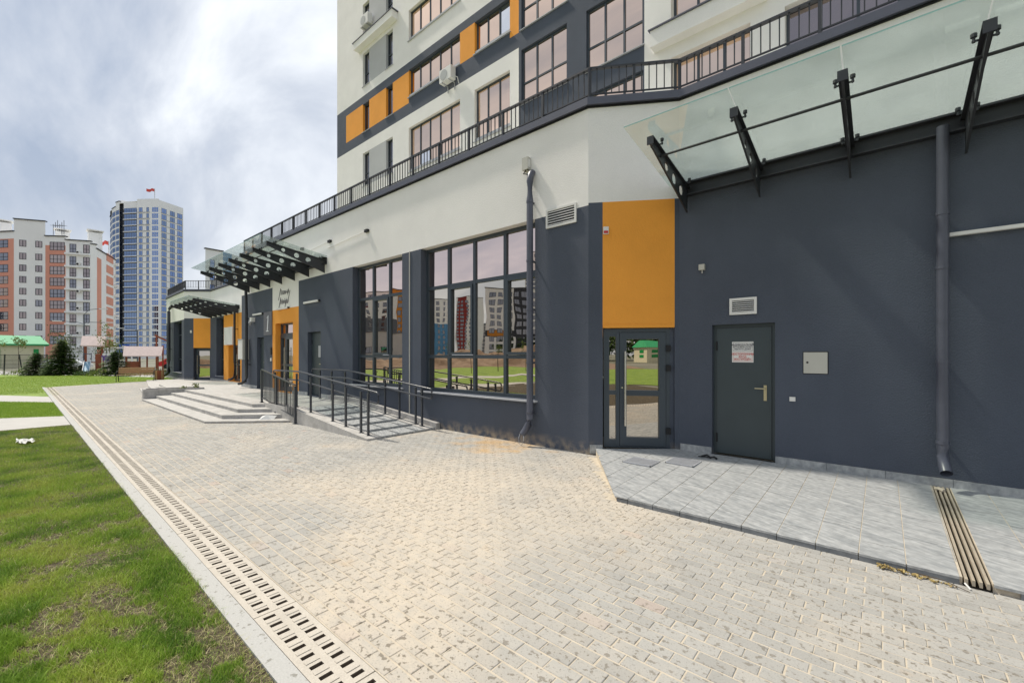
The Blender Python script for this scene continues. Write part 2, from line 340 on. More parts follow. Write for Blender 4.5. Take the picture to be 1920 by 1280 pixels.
def window(F, u0, u1, z0, z1, dp, parent, cols=(), rows=(), fm=None, gm=None, fw=.055, th=.07, casement=(), glass_by_row=None, sill=None, name='window'):
    """frame bars with separate panes; cols/rows are inner bar positions (absolute)"""
    fm = fm or m_frame; gm = gm or m_glassT
    mb = MB(); d0, d1 = dp - th, dp
    us = [u0] + list(cols) + [u1]; zs = [z0] + list(rows) + [z1]
    mb.fbox(F, u0, u0 + fw, d0, d1, z0, z1); mb.fbox(F, u1 - fw, u1, d0, d1, z0, z1)
    mb.fbox(F, u0 + fw, u1 - fw, d0, d1, z0, z0 + fw); mb.fbox(F, u0 + fw, u1 - fw, d0, d1, z1 - fw, z1)
    for c in cols: mb.fbox(F, c - fw / 2, c + fw / 2, d0 + .004, d1, z0 + fw, z1 - fw)
    for k, r in enumerate(rows): mb.fbox(F, u0 + fw, u1 - fw, d0 + .008, d1, r - fw / 2, r + fw / 2)
    w = mb.build(name, fm, parent)
    for i in range(len(us) - 1):
        for j in range(len(zs) - 1):
            a, b, c, d = us[i], us[i + 1], zs[j], zs[j + 1]
            if (i, j) in casement:
                q = MB(); e = .035; s = .055
                A_, B_, C_, D_ = a + fw / 2 + .006, b - fw / 2 - .006, c + fw / 2 + .006, d - fw / 2 - .006
                q.fbox(F, A_, A_ + s, d0 - .02, d1 - .01, C_, D_); q.fbox(F, B_ - s, B_, d0 - .02, d1 - .01, C_, D_)
                q.fbox(F, A_ + s, B_ - s, d0 - .02, d1 - .01, C_, C_ + s); q.fbox(F, A_ + s, B_ - s, d0 - .02, d1 - .01, D_ - s, D_)
                q.build('casement', fm, w)
                a, b, c, d = A_ + .01, B_ - .01, C_ + .01, D_ - .01
            g = glass_by_row[j] if glass_by_row else gm
            if g is m_glassT and random.random() < .14: g = random.choice([m_glassMix, m_glassPale, m_glassD])
            tz = random.uniform(-.003, .003); tu = random.uniform(-.003, .003)
            MB().add([F.p(a, c, d1 - .03 + tu + tz), F.p(b, c, d1 - .03 - tu + tz), F.p(b, d, d1 - .03 - tu - tz), F.p(a, d, d1 - .03 + tu - tz)], [(0, 1, 2, 3)]).build('pane', g, w)
    if sill:
        MB().fbox(F, u0 - .06, u1 + .06, -sill, dp - .0, z0 - .03, z0 - .003).build('sill', m_sill, w)
    return w
def text(body, size, mat, parent, F, u, z, d, name='lettering', shear=0, align='CENTER', sx=1, ext=.001, bold=0.0):
    c = bpy.data.curves.new('t', 'FONT'); c.body = body; c.size = size; c.shear = shear; c.align_x = align; c.extrude = ext; c.offset = bold; c.resolution_u = 2
    o = bpy.data.objects.new('t', c); COL.objects.link(o); bpy.context.view_layer.update()
    me = bpy.data.meshes.new_from_object(o.evaluated_get(bpy.context.evaluated_depsgraph_get())); bpy.data.objects.remove(o)
    mb = MB(); off = 0
    mb.add([F.p(u + v.co.x * sx, z + v.co.y, d - v.co.z) for v in me.vertices], [tuple(p.vertices) for p in me.polygons])
    bpy.data.meshes.remove(me)
    return mb.build(name, mat, parent)
def clip(poly, inside, inter):
    out = []
    for i in range(len(poly)):
        a, b = poly[i - 1], poly[i]; ia, ib = inside(a), inside(b)
        if ib:
            if not ia: out.append(inter(a, b))
            out.append(b)
        elif ia: out.append(inter(a, b))
    return out
def clip_convex(poly, cl):
    for i in range(len(cl)):
        (ax, ay), (bx, by) = cl[i - 1], cl[i]
        side = lambda p: (bx - ax) * (p[1] - ay) - (by - ay) * (p[0] - ax)
        def inter(p, q):
            s, t = side(p), side(q); k = s / (s - t); return (p[0] + (q[0] - p[0]) * k, p[1] + (q[1] - p[1]) * k)
        poly = clip(poly, lambda p: side(p) >= 0, inter)
        if len(poly) < 3: return []
    return poly
def area(p): return abs(sum(p[i - 1][0] * p[i][1] - p[i][0] * p[i - 1][1] for i in range(len(p)))) / 2
def tiles(cl, dx, dy, zf, mat, parent, x0=0, y0=0, gap=.005, th=.02, stag=0, name='tile'):
    xs = [p[0] for p in cl]; ys = [p[1] for p in cl]
    j0, j1 = math.floor((min(ys) - y0) / dy), math.ceil((max(ys) - y0) / dy)
    for i in range(math.floor((min(xs) - x0) / dx), math.ceil((max(xs) - x0) / dx)):
        sh = (stag * dy if i % 2 else 0)
        for j in range(j0 - 1, j1 + 1):
            a, b = x0 + i * dx + gap / 2, y0 + j * dy + sh + gap / 2
            q = clip_convex([(a, b), (a + dx - gap, b), (a + dx - gap, b + dy - gap), (a, b + dy - gap)], cl)
            if len(q) < 3 or area(q) < .002: continue
            dz = random.uniform(-.0012, .0012)
            MB().poly(q, zf(*q[0]) - th, lambda x, y: zf(x, y) + dz).build(name, mat, parent)
flat = lambda z: (lambda x, y: z)

# ------------------------------------------------------------ ground
def sheet(name, pts, z, mat, parent=None, kind='structure', **k):
    o = MB().add([(x, y, z) for x, y in pts], [tuple(range(len(pts)))]).build(name, mat, parent)
    if parent is None: tag(o, kind=kind, **k)
    return o
m_far = M('far_ground', (.13, .135, .085), .95, vs=.05, col2=(.23, .22, .18), thr=(.4, .6))
sheet('ground', [(-1500, -1500), (1500, -1500), (1500, 1500), (-1500, 1500)], -.12, m_far, label='wide grassy ground stretching out to the horizon')
# the near lawn: an uneven skin with real relief, soil under it
def lawn():
    nx, ny = 180, 90; X0, X1, Y0, Y1 = -15.1, 8.0, -8, .885
    vs = []; fs = []
    for j in range(ny + 1):
        for i in range(nx + 1):
            x = X0 + (X1 - X0) * i / nx; y = Y1 - (Y1 - Y0) * (j / ny) ** 1.6
            e = min(1, (Y1 - y) / .12, (x - X0) / .2 + .05); e = max(e, .0)
            vs.append((x, y, -.008 - .008 * e + e * (.035 * noise.noise(Vector((x * 1.3, y * 1.3, 0))) + .012 * noise.noise(Vector((x * 6, y * 6, 3)))) - .004))
    for j in range(ny):
        for i in range(nx): a = j * (nx + 1) + i; fs.append((a + nx + 1, a + nx + 2, a + 1, a))
    m = M('lawn_soil', (.10, .17, .03), .95, vs=2.4, bump=1, bs=40); nt = m.node_tree; N = nt.nodes; L = nt.links; b = N['Principled BSDF']
    g = N.new('ShaderNodeNewGeometry'); n = N.new('ShaderNodeTexNoise'); n.inputs['Scale'].default_value = 26; n.inputs['Detail'].default_value = 8; n.inputs['Roughness'].default_value = .7; L.new(g.outputs['Position'], n.inputs['Vector'])
    cr = N.new('ShaderNodeValToRGB'); L.new(n.outputs[0], cr.inputs[0]); e = cr.color_ramp.elements
    e[0].position = .34; e[0].color = (.045, .034, .024, 1); e[1].position = .66; e[1].color = (.20, .16, .105, 1); k = e.new(.52); k.color = (.075, .06, .035, 1)
    L.new(cr.outputs[0], b.inputs['Base Color'])
    return tag(MB().add(vs, fs).build('lawn', m, smooth=True), 'near lawn of patchy grass with bare soil beside the kerb', kind='structure')
lawn()
sheet('lawn', [(-60, -3), (-15.0, -.3), (-15.0, -8), (8, -8), (30, 2), (60, 5), (70, -40), (30, -30), (-20, -25), (-60, -22), (-100, -20), (-100, -4)], -.085, m_grass, label='wide open lawn across from the shop windows')
sheet('path', [(-26.1, .885), (-22.7, .885), (-24.6, -.4), (-20.3, -9.9), (-17.6, -13.2), (-6, -15.5), (6, -16), (6, -17.4), (-7, -17), (-18.6, -14.9), (-22, -11.2), (-28.6, -.45)], -.03, m_path, label='pale concrete path joining the paving further off')
sheet('path', [(-17.5, .885), (-15.08, .885), (-15.08, -.3), (-15.08, -2.8), (-12.5, -6.6), (-8, -8.8), (4, -9.8), (4, -11.2), (-9, -10.2), (-14, -8), (-17.4, -3.6), (-18.2, -.3)], -.03, m_path, label='pale concrete path crossing the lawn, nearer of the two')
sheet('path', [(-54.5, 2.2), (-47.5, 4.5), (-41.5, 7.5), (-43, 10), (-56, 4.6), (-62, 1.0), (-90, -4), (-90, -6.5), (-62, -1.6)], -.10, m_path, label='far pale path in front of the spruces')
sheet('lawn', [(-22.7, .885), (-17.5, .885), (-18.2, -.3), (-17.4, -3.6), (-14, -8), (-15.5, -11), (-20.3, -9.9), (-24.6, -.4)], -.028, m_grass, label='small strip of lawn between the two concrete paths')
sheet('lawn', [(-60, -3), (-28.6, -.45), (-26.1, .885), (-33.2, 1.45), (-36.6, 6.9), (-41, 8), (-47.5, 4.5), (-54.5, 2.0)], -.03, m_grass, label='sunny lawn beyond the far end of the paving')

def blades(name, n, region, hmin, hmax, wid, seg, dens=None, label=None, z0=-.02, seed=1, lean=.5):
    rs = np.random.RandomState(seed); pts = region(rs, n)
    if dens is not None: pts = dens(rs, pts)
    n = len(pts)
    if n == 0: return
    h = rs.uniform(hmin, hmax, n) * pts[:, 3]; a = rs.uniform(0, 2 * np.pi, n); w = wid * rs.uniform(.6, 1.3, n)
    la = rs.uniform(0, 2 * np.pi, n); ln = rs.uniform(.1, lean + .25, n) * h
    base = pts[:, :3]; s = np.stack([np.cos(a) * w, np.sin(a) * w, np.zeros(n)], 1); dirv = np.stack([np.cos(la), np.sin(la), np.zeros(n)], 1)
    rows = []
    for k in range(seg):
        t = k / seg; c = base + dirv * (ln * t * t)[:, None]; c[:, 2] += h * t * (1 - .18 * t); rows += [c - s * (1 - .7 * t), c + s * (1 - .7 * t)]
    c = base + dirv * ln[:, None]; c[:, 2] += h * (.82); rows.append(c)
    k = len(rows); V = np.stack(rows, 1).reshape(-1, 3); F = []
    idx = np.arange(n) * k; quads = []
    for q in range(seg - 1): quads.append(np.stack([idx + 2 * q, idx + 2 * q + 1, idx + 2 * q + 3, idx + 2 * q + 2], 1))
    tri = np.stack([idx + k - 3, idx + k - 2, idx + k - 1], 1)
    me = bpy.data.meshes.new(name); me.vertices.add(len(V)); me.vertices.foreach_set('co', V.astype(np.float32).ravel())
    nq = n * (seg - 1); me.loops.add(nq * 4 + n * 3); me.polygons.add(nq + n)
    li = np.concatenate([np.concatenate(quads).ravel() if quads else np.zeros(0, int), tri.ravel()]).astype(np.int32)
    me.loops.foreach_set('vertex_index', li)
    st = np.concatenate([np.arange(nq) * 4, nq * 4 + np.arange(n) * 3]).astype(np.int32); me.polygons.foreach_set('loop_start', st)
    at = me.attributes.new('tone', 'FLOAT', 'POINT'); at.data.foreach_set('value', np.repeat(pts[:, 4], k).astype(np.float32))
    me.materials.append(m_blade); me.update(calc_edges=True)
    o = bpy.data.objects.new(name, me); COL.objects.link(o); return tag(o, label, 'grass', kind='stuff')
def patch_noise(x, y):
    return .55 * noise.noise(Vector((x * 2.3, y * 3.2, 5))) + .55 * noise.noise(Vector((x * 6.5, y * 7.5, 9))) + .3 * noise.noise(Vector((x * 17, y * 17, 1)))
def near_region(rs, n):
    # denser towards the camera: x sampled log-wise
    x = -np.exp(rs.uniform(np.log(1.7), np.log(15.0), n)); y = .90 - rs.uniform(0, 1, n) ** .9 * np.minimum(2.2, .98 + .045 * -x)
    out = []
    for xx, yy in zip(x, y):
        p = patch_noise(xx, yy) + .45 * noise.noise(Vector((xx * 14, yy * 14, 2))); edge = (.9 - yy)
        bare = -.36 + (.34 if -3.1 < xx else .24 if xx > -4.2 else .10 if xx > -6 else 0) + (.10 if edge < .12 and xx > -4 else 0)
        th = (p - bare) * 4
        if xx < -8: th += .8
        if rs.uniform() > max(.05, min(1, .62 + th)): continue
        if edge < .03 and rs.uniform() < .5: continue
        tone = max(0, min(.84, .44 + .55 * noise.noise(Vector((xx * 2.2, yy * 2.2, 20))) + rs.uniform(-.22, .22)))
        if rs.uniform() < (.05 if th > 0 else .4): tone = .95; 
        hs = .75 + .5 * noise.noise(Vector((xx * 1.5, yy * 1.5, 40))) + (.25 if p > .25 else 0)
        if xx < -2.5 and yy < .1 and xx > -4.4 and noise.noise(Vector((xx * 1.6, yy * 1.6, 77))) > .05: hs *= 1.5; tone *= .45
        out.append((xx, yy, -.020 + .02 * noise.noise(Vector((xx * 1.3, yy * 1.3, 0))), max(.35, hs), tone))
    return np.array(out)
blades('grass', 330000, near_region, .025, .07, .0017, 2, label='blades of the near lawn, patchy and mixed with dry straw', seed=3, lean=.6)
def straw_region(rs, n):
    x = -np.exp(rs.uniform(np.log(1.8), np.log(7.0), n)); y = .89 - rs.uniform(0, 1, n) * 1.1; out = []
    for xx, yy in zip(x, y):
        if patch_noise(xx, yy) > -.02: continue
        out.append((xx, yy, -.014 + .02 * noise.noise(Vector((xx * 1.3, yy * 1.3, 0))), rs.uniform(.5, 1.2), rs.choice([.93, 1.0, .97, .2])))
    return np.array(out)
blades('straw', 34000, straw_region, .012, .028, .0016, 2, label='dry straw and tiny shoots over the bare soil of the near lawn', seed=13, lean=2.6)
def mid_region(rs, n):
    x = rs.uniform(-24.5, -15.2, n); y = rs.uniform(-.6, .87, n); ok = (x < -17.5 + (.88 - y) * -.6) & (x > -22.7 - (.88 - y) * 1.45)
    x, y = x[ok], y[ok]
    return np.stack([x, y, np.full(len(x), -.03), rs.uniform(.7, 1.2, len(x)), np.clip(.36 + rs.uniform(-.2, .3, len(x)), 0, 1)], 1)
blades('grass', 45000, mid_region, .03, .07, .0035, 1, label='grass blades of the strip between the two paths', seed=5)
def far_region(rs, n):
    x = rs.uniform(-52, -26.3, n); y = rs.uniform(-2, 8, n)
    ok = (y > .03 * x * 1.1 + .2) & (x < -26.1 - (.0 if True else 0)) & ~((y > 1.2) & (x > -33.2 - (y - 1.45) * .62)) & ~((y > 1.45 - .0) & (x > -33.2)) & (y < 6.9 + (-36.6 - x) * .25) & ~((y < .885) & (x > -28.6))
    ok &= ~((x < -47.5) & (y > 4.5 + (x + 47.5) * .33)) & ~((x > -47.5) & (x < -41.5) & (y > 7.5 + (x + 41.5) * .5))
    ok &= (y > -.45 + (x + 28.6) * .04)
    x, y = x[ok], y[ok]
    return np.stack([x, y, np.full(len(x), -.03), rs.uniform(.7, 1.2, len(x)), np.clip(.5 + rs.uniform(-.2, .3, len(x)), 0, 1)], 1)
blades('grass', 90000, far_region, .03, .08, .006, 1, label='grass blades of the sunny lawn past the paving', seed=6)

# kerb and drain
kb = tag(MB().box(-33.4, 6, .888, .998, -.1, -.0005).build('kerb', m_kerb), 'grey concrete kerb slab running along the lawn edge', kind='structure')
dr = empty('drainage_channel', (-14, 1.13, 0), 'long cream concrete drain with slotted covers between kerb and pavers', 'drain channel')
MB().box(-33.4, 6, 1.002, 1.266, -.10, -.082).build('channel_floor', m_pit, dr)
MB().box(-33.4, 6, 1.004, 1.016, -.08, -.052).box(-33.4, 6, 1.252, 1.264, -.08, -.052).build('channel_wall', m_conc, dr)
def cover_mesh():
    L_ = 1.0; p = L_ / 9; rows = ((.042, .113), (.161, .230)); xs = [0]; sl = []
    for k in range(9): c = (k + .5) * p - (p / 2); c = k * p + p * .5; sl.append((c - .016, c + .016))
    us = sorted(set([0.004, L_ - .004] + [x for s in sl for x in s])); ys = [.002, rows[0][0], rows[0][1], rows[1][0], rows[1][1], .266]
    mb = MB(); z = .0; dpt = -.05
    for i in range(len(us) - 1):
        for j in range(5):
            a, b, c, d = us[i], us[i + 1], ys[j], ys[j + 1]; cu = (a + b) / 2
            hole = j in (1, 3) and any(s[0] < cu < s[1] for s in sl)
            if hole:
                for (p0, p1) in (((a, c), (b, c)), ((b, c), (b, d)), ((b, d), (a, d)), ((a, d), (a, c))):
                    mb.add([(p0[0], p0[1], z), (p1[0], p1[1], z), (p1[0], p1[1], dpt), (p0[0], p0[1], dpt)], [(3, 2, 1, 0)], 1)
            else: mb.add([(a, c, z), (b, c, z), (b, d, z), (a, d, z)], [(0, 1, 2, 3)])
    for k in range(8):   # low ribs between the slots
        c = (k + 1) * p
        for r in rows: mb.box(c - .013, c + .013, r[0] - .004, r[1] + .004, z, z + .004)
    for (a, c, b, d) in ((.004, .002, L_ - .004, .002), (L_ - .004, .002, L_ - .004, .266), (L_ - .004, .266, .004, .266), (.004, .266, .004, .002)):
        mb.add([(a, c, z), (b, d, z), (b, d, dpt), (a, c, dpt)], [(3, 2, 1, 0)])
    me = mb.build('drain_cover', [m_conc, m_slot]); m = me.data; bpy.data.objects.remove(me); return m
cm = cover_mesh()
for k in range(39): inst('drain_cover', cm, dr, (-33.1 + k + .03, 1.0, -.002 + random.uniform(-.0015, .0015)))

# pavers
PX0, PX1, PY0, PY1 = -36.6, 6.0, 1.272, 6.6
sand = sheet('paving', [(-33.4, 1.27), (6, 1.27), (6, 8), (-36.6, 8), (-36.6, 6.9)], -.0045, m_sand, label='paved forecourt of cream and grey brick pavers')
def pavers():
    Lx, Ly, g = .2, .1, .009; near = []; rest = []
    f = np.array([-.654, .7565]); r = np.array([.7565, .654])
    for j in range(int((PY1 - PY0) / Ly) + 14):
        y = PY0 + j * Ly
        for i in range(int((PX1 - PX0) / Lx) + 1):
            x = PX0 + i * Lx + (.1 if j % 2 else 0) + random.uniform(-.003, .003)
            cx, cy = x + Lx / 2, y + Ly / 2
            if cx < -33.3 - (cy - 1.3) * .62: continue
            if cy > 6.5 and cx > -21: continue
            if cy > 4.6 and -20.8 < cx < -7.8: continue
            if cy > 3.2 and -21 < cx < -12.6 - (0): 
                continue
            if 3.2 < cy < 4.6 and -12.8 <= cx < -11.2 - (4.6 - cy) * 1.0: continue
            if cy > 4.68 and cx > -2.3: continue
            if cy > 4.6 and cx <= -2.3 and cx > -2.42 - (cy - 4.6) * .74: continue
            D = f[0] * cx + f[1] * cy; S = r[0] * cx + r[1] * cy
            vis = D > .3 and abs(S / D) < 1.2 and 1.7 / D < .80
            (near if vis else rest).append((D if D > 0 else 99, x, y))
    near.sort(); rest += near[300:]; near = near[:300]
    def brick(mb, x, y, w, h, tones, L_=Lx):
        dz = random.uniform(-.0018, .0018); c = .004; a, b = .003, .005; x0, x1, y0, y1 = x + a, x + L_ - a, y + b, y + h - b
        mb.add([(x0, y0, -.02), (x1, y0, -.02), (x1, y1, -.02), (x0, y1, -.02), (x0, y0, dz - c), (x1, y0, dz - c), (x1, y1, dz - c), (x0, y1, dz - c),
                (x0 + c, y0 + c, dz), (x1 - c, y0 + c, dz), (x1 - c, y1 - c, dz), (x0 + c, y1 - c, dz)],
               [(8, 9, 10, 11), (4, 5, 9, 8), (5, 6, 10, 9), (6, 7, 11, 10), (7, 4, 8, 11), (0, 1, 5, 4), (1, 2, 6, 5), (2, 3, 7, 6), (3, 0, 4, 7)])
        t = random.random(); tones += [t] * 12
    def settone(o, tones):
        at = o.data.attributes.new('tone', 'FLOAT', 'POINT'); at.data.foreach_set('value', tones)
    for _, x, y in near:
        mb = MB(); t = []; brick(mb, x, y, Lx, Ly, t); settone(mb.build('paver', m_paver, sand), t)
    mb = MB(); t = []
    for _, x, y in rest: brick(mb, x, y, Lx, Ly, t)
    # cut bricks along the angled platform edge fill the wedge
    o = mb.build('pavers', m_paver, sand); settone(o, t); o['kind'] = 'stuff'
pavers()

# ------------------------------------------------------------ the building
MATS = [m_white, m_dark, m_orange, m_lgrey, m_signgrey]
bld = empty('apartment_building', (-12, 8, 0), 'tall white, dark grey and orange apartment building with a glazed ground floor along the paving', 'building')
A = (-3.80, 6.39); B = (-2.55, 7.19)
ZC = 6.0
Fm = Frame((-21.0, 6.39), A); um = lambda X: X + 21.0
ZB = 4.25
wall(Fm, -.02, ZC, MATS, bld, base=1,
     holes=[(um(-11.64), um(-9.2), .86, 4.25, .24), (um(-8.43), um(-4.95), .84, 4.25, .24), (um(-17.3), um(-15.75), .35, 2.87, .26), (um(-19.18), um(-18.44), .35, 2.40, .20), (um(-14.57), um(-13.64), .35, 2.46, .20)],
     zones=[(0, 99, ZB, 9, 0), (um(-17.58), um(-15.27), 3.38, 9, 0), (um(-17.58), um(-15.27), 0, 3.38, 2)])
# shop windows
gr = [m_glassLow, m_glassLow, m_glassL]
window(Fm, um(-11.64), um(-9.2), .86, 4.25, .24, bld, cols=[um(-10.83), um(-10.02)], rows=[1.66, 3.30], casement=[(1, 1)], glass_by_row=gr, fw=.075, sill=.09)
window(Fm, um(-8.43), um(-4.95), .84, 4.25, .24, bld, cols=[um(-7.62), um(-6.77), um(-5.87)], rows=[1.66, 3.30], casement=[(1, 1), (3, 1)], glass_by_row=gr, fw=.075, sill=.09)
# entrance door, orange surround
def glazed_door(F, u0, u1, z0, z1, dp, parent, hinge_right=True, side=None, gm=None):
    gm = gm or m_glassLow; mb = MB(); d0, d1 = dp - .08, dp; fw = .06
    mb.fbox(F, u0, u0 + fw, d0, d1, z0, z1); mb.fbox(F, u1 - fw, u1, d0, d1, z0, z1); mb.fbox(F, u0 + fw, u1 - fw, d0, d1, z1 - fw, z1); mb.fbox(F, u0 + fw, u1 - fw, d0, d1, z0, z0 + .03)
    fr = mb.build('door_frame', m_frame, parent)
    if side:
        s = MB(); a, b = u0 + fw, side
        s.fbox(F, b - .03, b + .03, d0 - .006, d1, z0 + .03, z1 - fw); s.fbox(F, a, b - .03, d0, d1, z0 + .03, z0 + .13); s.fbox(F, a, b - .03, d0, d1, z1 - .13, z1 - fw); s.fbox(F, a, b - .03, d0 - .003, d1, (z0 + z1) / 2 - .11, (z0 + z1) / 2 - .04)
        s.fbox(F, a, a + .03, d0 - .004, d1, z0 + .13, z1 - .13)
        w = s.build('side_light', m_frame, parent)
        for (zz0, zz1) in ((z0 + .1, (z0 + z1) / 2 - .08), ((z0 + z1) / 2 - .07, z1 - .1)):
            MB().add([F.p(a, zz0, d1 - .03), F.p(b, zz0, d1 - .03), F.p(b, zz1, d1 - .03), F.p(a, zz1, d1 - .03)], [(0, 1, 2, 3)]).build('pane', gm, w)
        u0 = side + .03 - fw
    a, b, c, d = u0 + fw + .006, u1 - fw - .006, z0 + .036, z1 - fw - .006; s = .11; e0 = d0 - .015
    q = MB(); q.fbox(F, a, a + s, e0, d1 - .01, c, d); q.fbox(F, b - s, b, e0, d1 - .01, c, d); q.fbox(F, a + s, b - s, e0, d1 - .01, c, c + .14); q.fbox(F, a + s, b - s, e0, d1 - .01, d - s, d)
    mid = (z0 + z1) / 2 - .08; q.fbox(F, a + s, b - s, e0 + .003, d1 - .01, mid - .045, mid + .045)
    dl = q.build('door', m_frame, parent)
    for (zz0, zz1) in ((c + .1, mid), (mid, d - .08)):
        MB().add([F.p(a + .08, zz0, d1 - .045), F.p(b - .08, zz0, d1 - .045), F.p(b - .08, zz1, d1 - .045), F.p(a + .08, zz1, d1 - .045)], [(0, 1, 2, 3)]).build('pane', gm, dl)
    hu = a + s * .75
    h = MB(); h.tube([F.p(hu, z0 + .38, e0 - .07), F.p(hu, z0 + 1.63, e0 - .07)], .017, 10)
    for zz in (z0 + .50, z0 + 1.50): h.tube([F.p(hu, zz, e0 - .07), F.p(hu - .02, zz, e0 + .0)], .011, 8)
    h.build('handle', m_chrome, dl)
    MB().tube([F.p(a + s * .35, mid + .09, e0 - .008), F.p(a + s * .35, mid + .09, e0 + .01)], .016, 8).build('keyhole', m_chrome, dl)
    hg = MB()
    for zz in (z0 + .3, z0 + 1.35, z1 - .33): hg.fbox(F, b + .0, b + .075, e0 - .035, e0 + .02, zz - .05, zz + .05)
    hg.build('hinge', m_black, dl)
    return dl
glazed_door(Fm, um(-17.3), um(-15.75), .35, 2.45, .26, bld, side=um(-16.85))
window(Fm, um(-17.3), um(-15.75), 2.45, 2.87, .26, bld, cols=[um(-16.85)], gm=m_glassL)
def steel_door(F, u0, u1, z0, z1, dp, parent, sign=False, handle_right=True):
    mb = MB(); f = .05; d0 = dp - .06
    mb.fbox(F, u0, u0 + f, d0, dp, z0, z1); mb.fbox(F, u1 - f, u1, d0, dp, z0, z1); mb.fbox(F, u0 + f, u1 - f, d0, dp, z1 - f, z1); mb.build('door_frame', m_door, parent)
    q = MB().fbox(F, u0 + f + .004, u1 - f - .004, d0 - .012, dp - .01, z0 + .012, z1 - f - .004); dl = q.build('door', m_door, parent)
    hu = u1 - f - .085; s = -1
    h = MB(); h.fbox(F, hu - .02, hu + .02, d0 - .022, d0 - .012, z0 + .87, z0 + 1.10); h.tube([F.p(hu, z0 + 1.05, d0 - .015), F.p(hu, z0 + 1.05, d0 - .06), F.p(hu + s * .03, z0 + 1.05, d0 - .065), F.p(hu + s * .13, z0 + 1.05, d0 - .062)], .010, 8)
    h.build('handle', m_brass, dl)
    MB().fbox(F, u0 + f - .006, u0 + f + .014, d0 - .026, d0, z0 + .18, z0 + .32).fbox(F, u0 + f - .006, u0 + f + .014, d0 - .026, d0, z1 - .40, z1 - .26).build('hinge', m_black, dl)
    return dl
d1_ = steel_door(Fm, um(-19.18), um(-18.44), .35, 2.40, .20, bld)
d2_ = steel_door(Fm, um(-14.57), um(-13.64), .35, 2.46, .20, bld)
MB().fbox(Fm, um(-14.05), um(-13.86), .118, .126, 1.62, 2.0).build('notice', m_lgrey, d2_)
# plinth tiles of the main wall above the terrace
def plinth(F, u0, u1, z0, z1, step=.6, parent=bld, d=.015):
    u = u0
    while u < u1 - .01:
        e = min(u + step, u1); MB().fbox(F, u + .002, e - .002, -d, .003, z0 if not callable(z0) else z0(u), z1 if not callable(z1) else z1(u)).build('plinth_tile', m_marble, parent); u = e
for a, b in ((-21, -19.18), (-18.44, -17.3), (-15.75, -14.57), (-13.64, -11.5)): plinth(Fm, um(a), um(b), .33, .45)
# chamfer
Fc = Frame(A, B)
wall(Fc, -.02, ZC, MATS, bld, base=1, holes=[(.24, 1.41, -.02, 2.17, .12)], zones=[(0, 9, 4.29, 9, 0), (.238, 1.41, 2.0, 4.29, 2)])
MB().fbox(Fc, .245, 1.405, -.012, .11, 2.155, 2.21).build('lintel_edge', m_orange, bld)
glazed_door(Fc, .262, 1.34, .13, 2.14, .12, bld, side=.49)
MB().fbox(Fc, 1.34, 1.41, .05, .119, .0, 2.168).build('jamb', m_dark, bld)
plinth(Fc, .02, .24, .02, .17)
# right wall
Fr = Frame(B, (7.0, 7.19)); ur = lambda X: X + 2.55
wall(Fr, -.02, ZC - .02, MATS, bld, base=1, holes=[(ur(-2.04), ur(-1.18), .12, 2.17, .14)], zones=[(0, 99, 4.28, 9, 0)])
sd = steel_door(Fr, ur(-2.04), ur(-1.18), .15, 2.17, .14, bld)
plinth(Fr, .02, ur(-2.045), .08, .24); plinth(Fr, ur(-1.175), 9.5, .06, .235)
# sign on the steel door
sg = empty('door_sign', (-1.62, 7.23, 1.75), 'white notice plate with blue and red Cyrillic lines on the steel door', 'sign')
dS = .14 - .06 - .012
u0s, u1s = ur(-1.765), ur(-1.47)
MB().fbox(Fr, u0s, u1s, dS - .006, dS - .001, 1.585, 1.90).build('plate', m_whitep, sg)
def outline(F, u0, u1, z0, z1, d, mat, parent, t=.003):
    MB().fbox(F, u0, u1, d - .0015, d, z0, z0 + t).fbox(F, u0, u1, d - .0015, d, z1 - t, z1).fbox(F, u0, u0 + t, d - .0015, d, z0 + t, z1 - t).fbox(F, u1 - t, u1, d - .0015, d, z0 + t, z1 - t).build('border', mat, parent)
outline(Fr, u0s + .015, u1s - .015, 1.755, 1.885, dS - .006, m_text, sg); outline(Fr, u0s + .015, u1s - .015, 1.60, 1.735, dS - .006, m_redtext, sg)
uc = (u0s + u1s) / 2
for k, t in enumerate(('ИНДИВИДУАЛЬНЫЙ', 'ТЕПЛОВОЙ ПУНКТ', 'ЖИЛОГО ДОМА')): text(t, .034, m_text, sg, Fr, uc, 1.842 - k * .033, dS - .007, sx=.86, bold=.0006)
for k, t in enumerate(('ПОСТОРОННИМ', 'ВХОД', 'ВОСПРЕЩЁН')): text(t, .040, m_redtext, sg, Fr, uc, 1.695 - k * .038, dS - .007, sx=.92, bold=.0006)
# left wing: recessed wall, angled corner, end wall
Fl = Frame((-33.8, 8.45), (-21.0, 8.45)); ul = lambda X: X + 33.8
wall(Fl, -.02, ZC, MATS, bld, base=1, holes=[(ul(-32.5), ul(-31.0), .37, 4.05, .35), (ul(-30.1), ul(-28.0), .1, 2.28, .4), (ul(-26.8), ul(-22.5), .5, 4.05, .3)],
     zones=[(0, 99, 4.14, 9, 0), (ul(-31.0), ul(-27.4), 0, 4.14, 2)])
window(Fl, ul(-32.5), ul(-31.0), .37, 4.05, .35, bld, rows=[1.4, 3.0], cols=[ul(-31.75)], gm=m_glassD, sill=.06)
window(Fl, ul(-26.8), ul(-22.5), .5, 4.05, .3, bld, rows=[1.4, 3.0], cols=[ul(-25.4), ul(-24)], gm=m_glassD, sill=.06)
glazed_door(Fl, ul(-30.1), ul(-28.0), .1, 2.28, .4, bld, side=ul(-29.5))
Fx = Frame((-35.1, 7.30), (-33.8, 8.45))
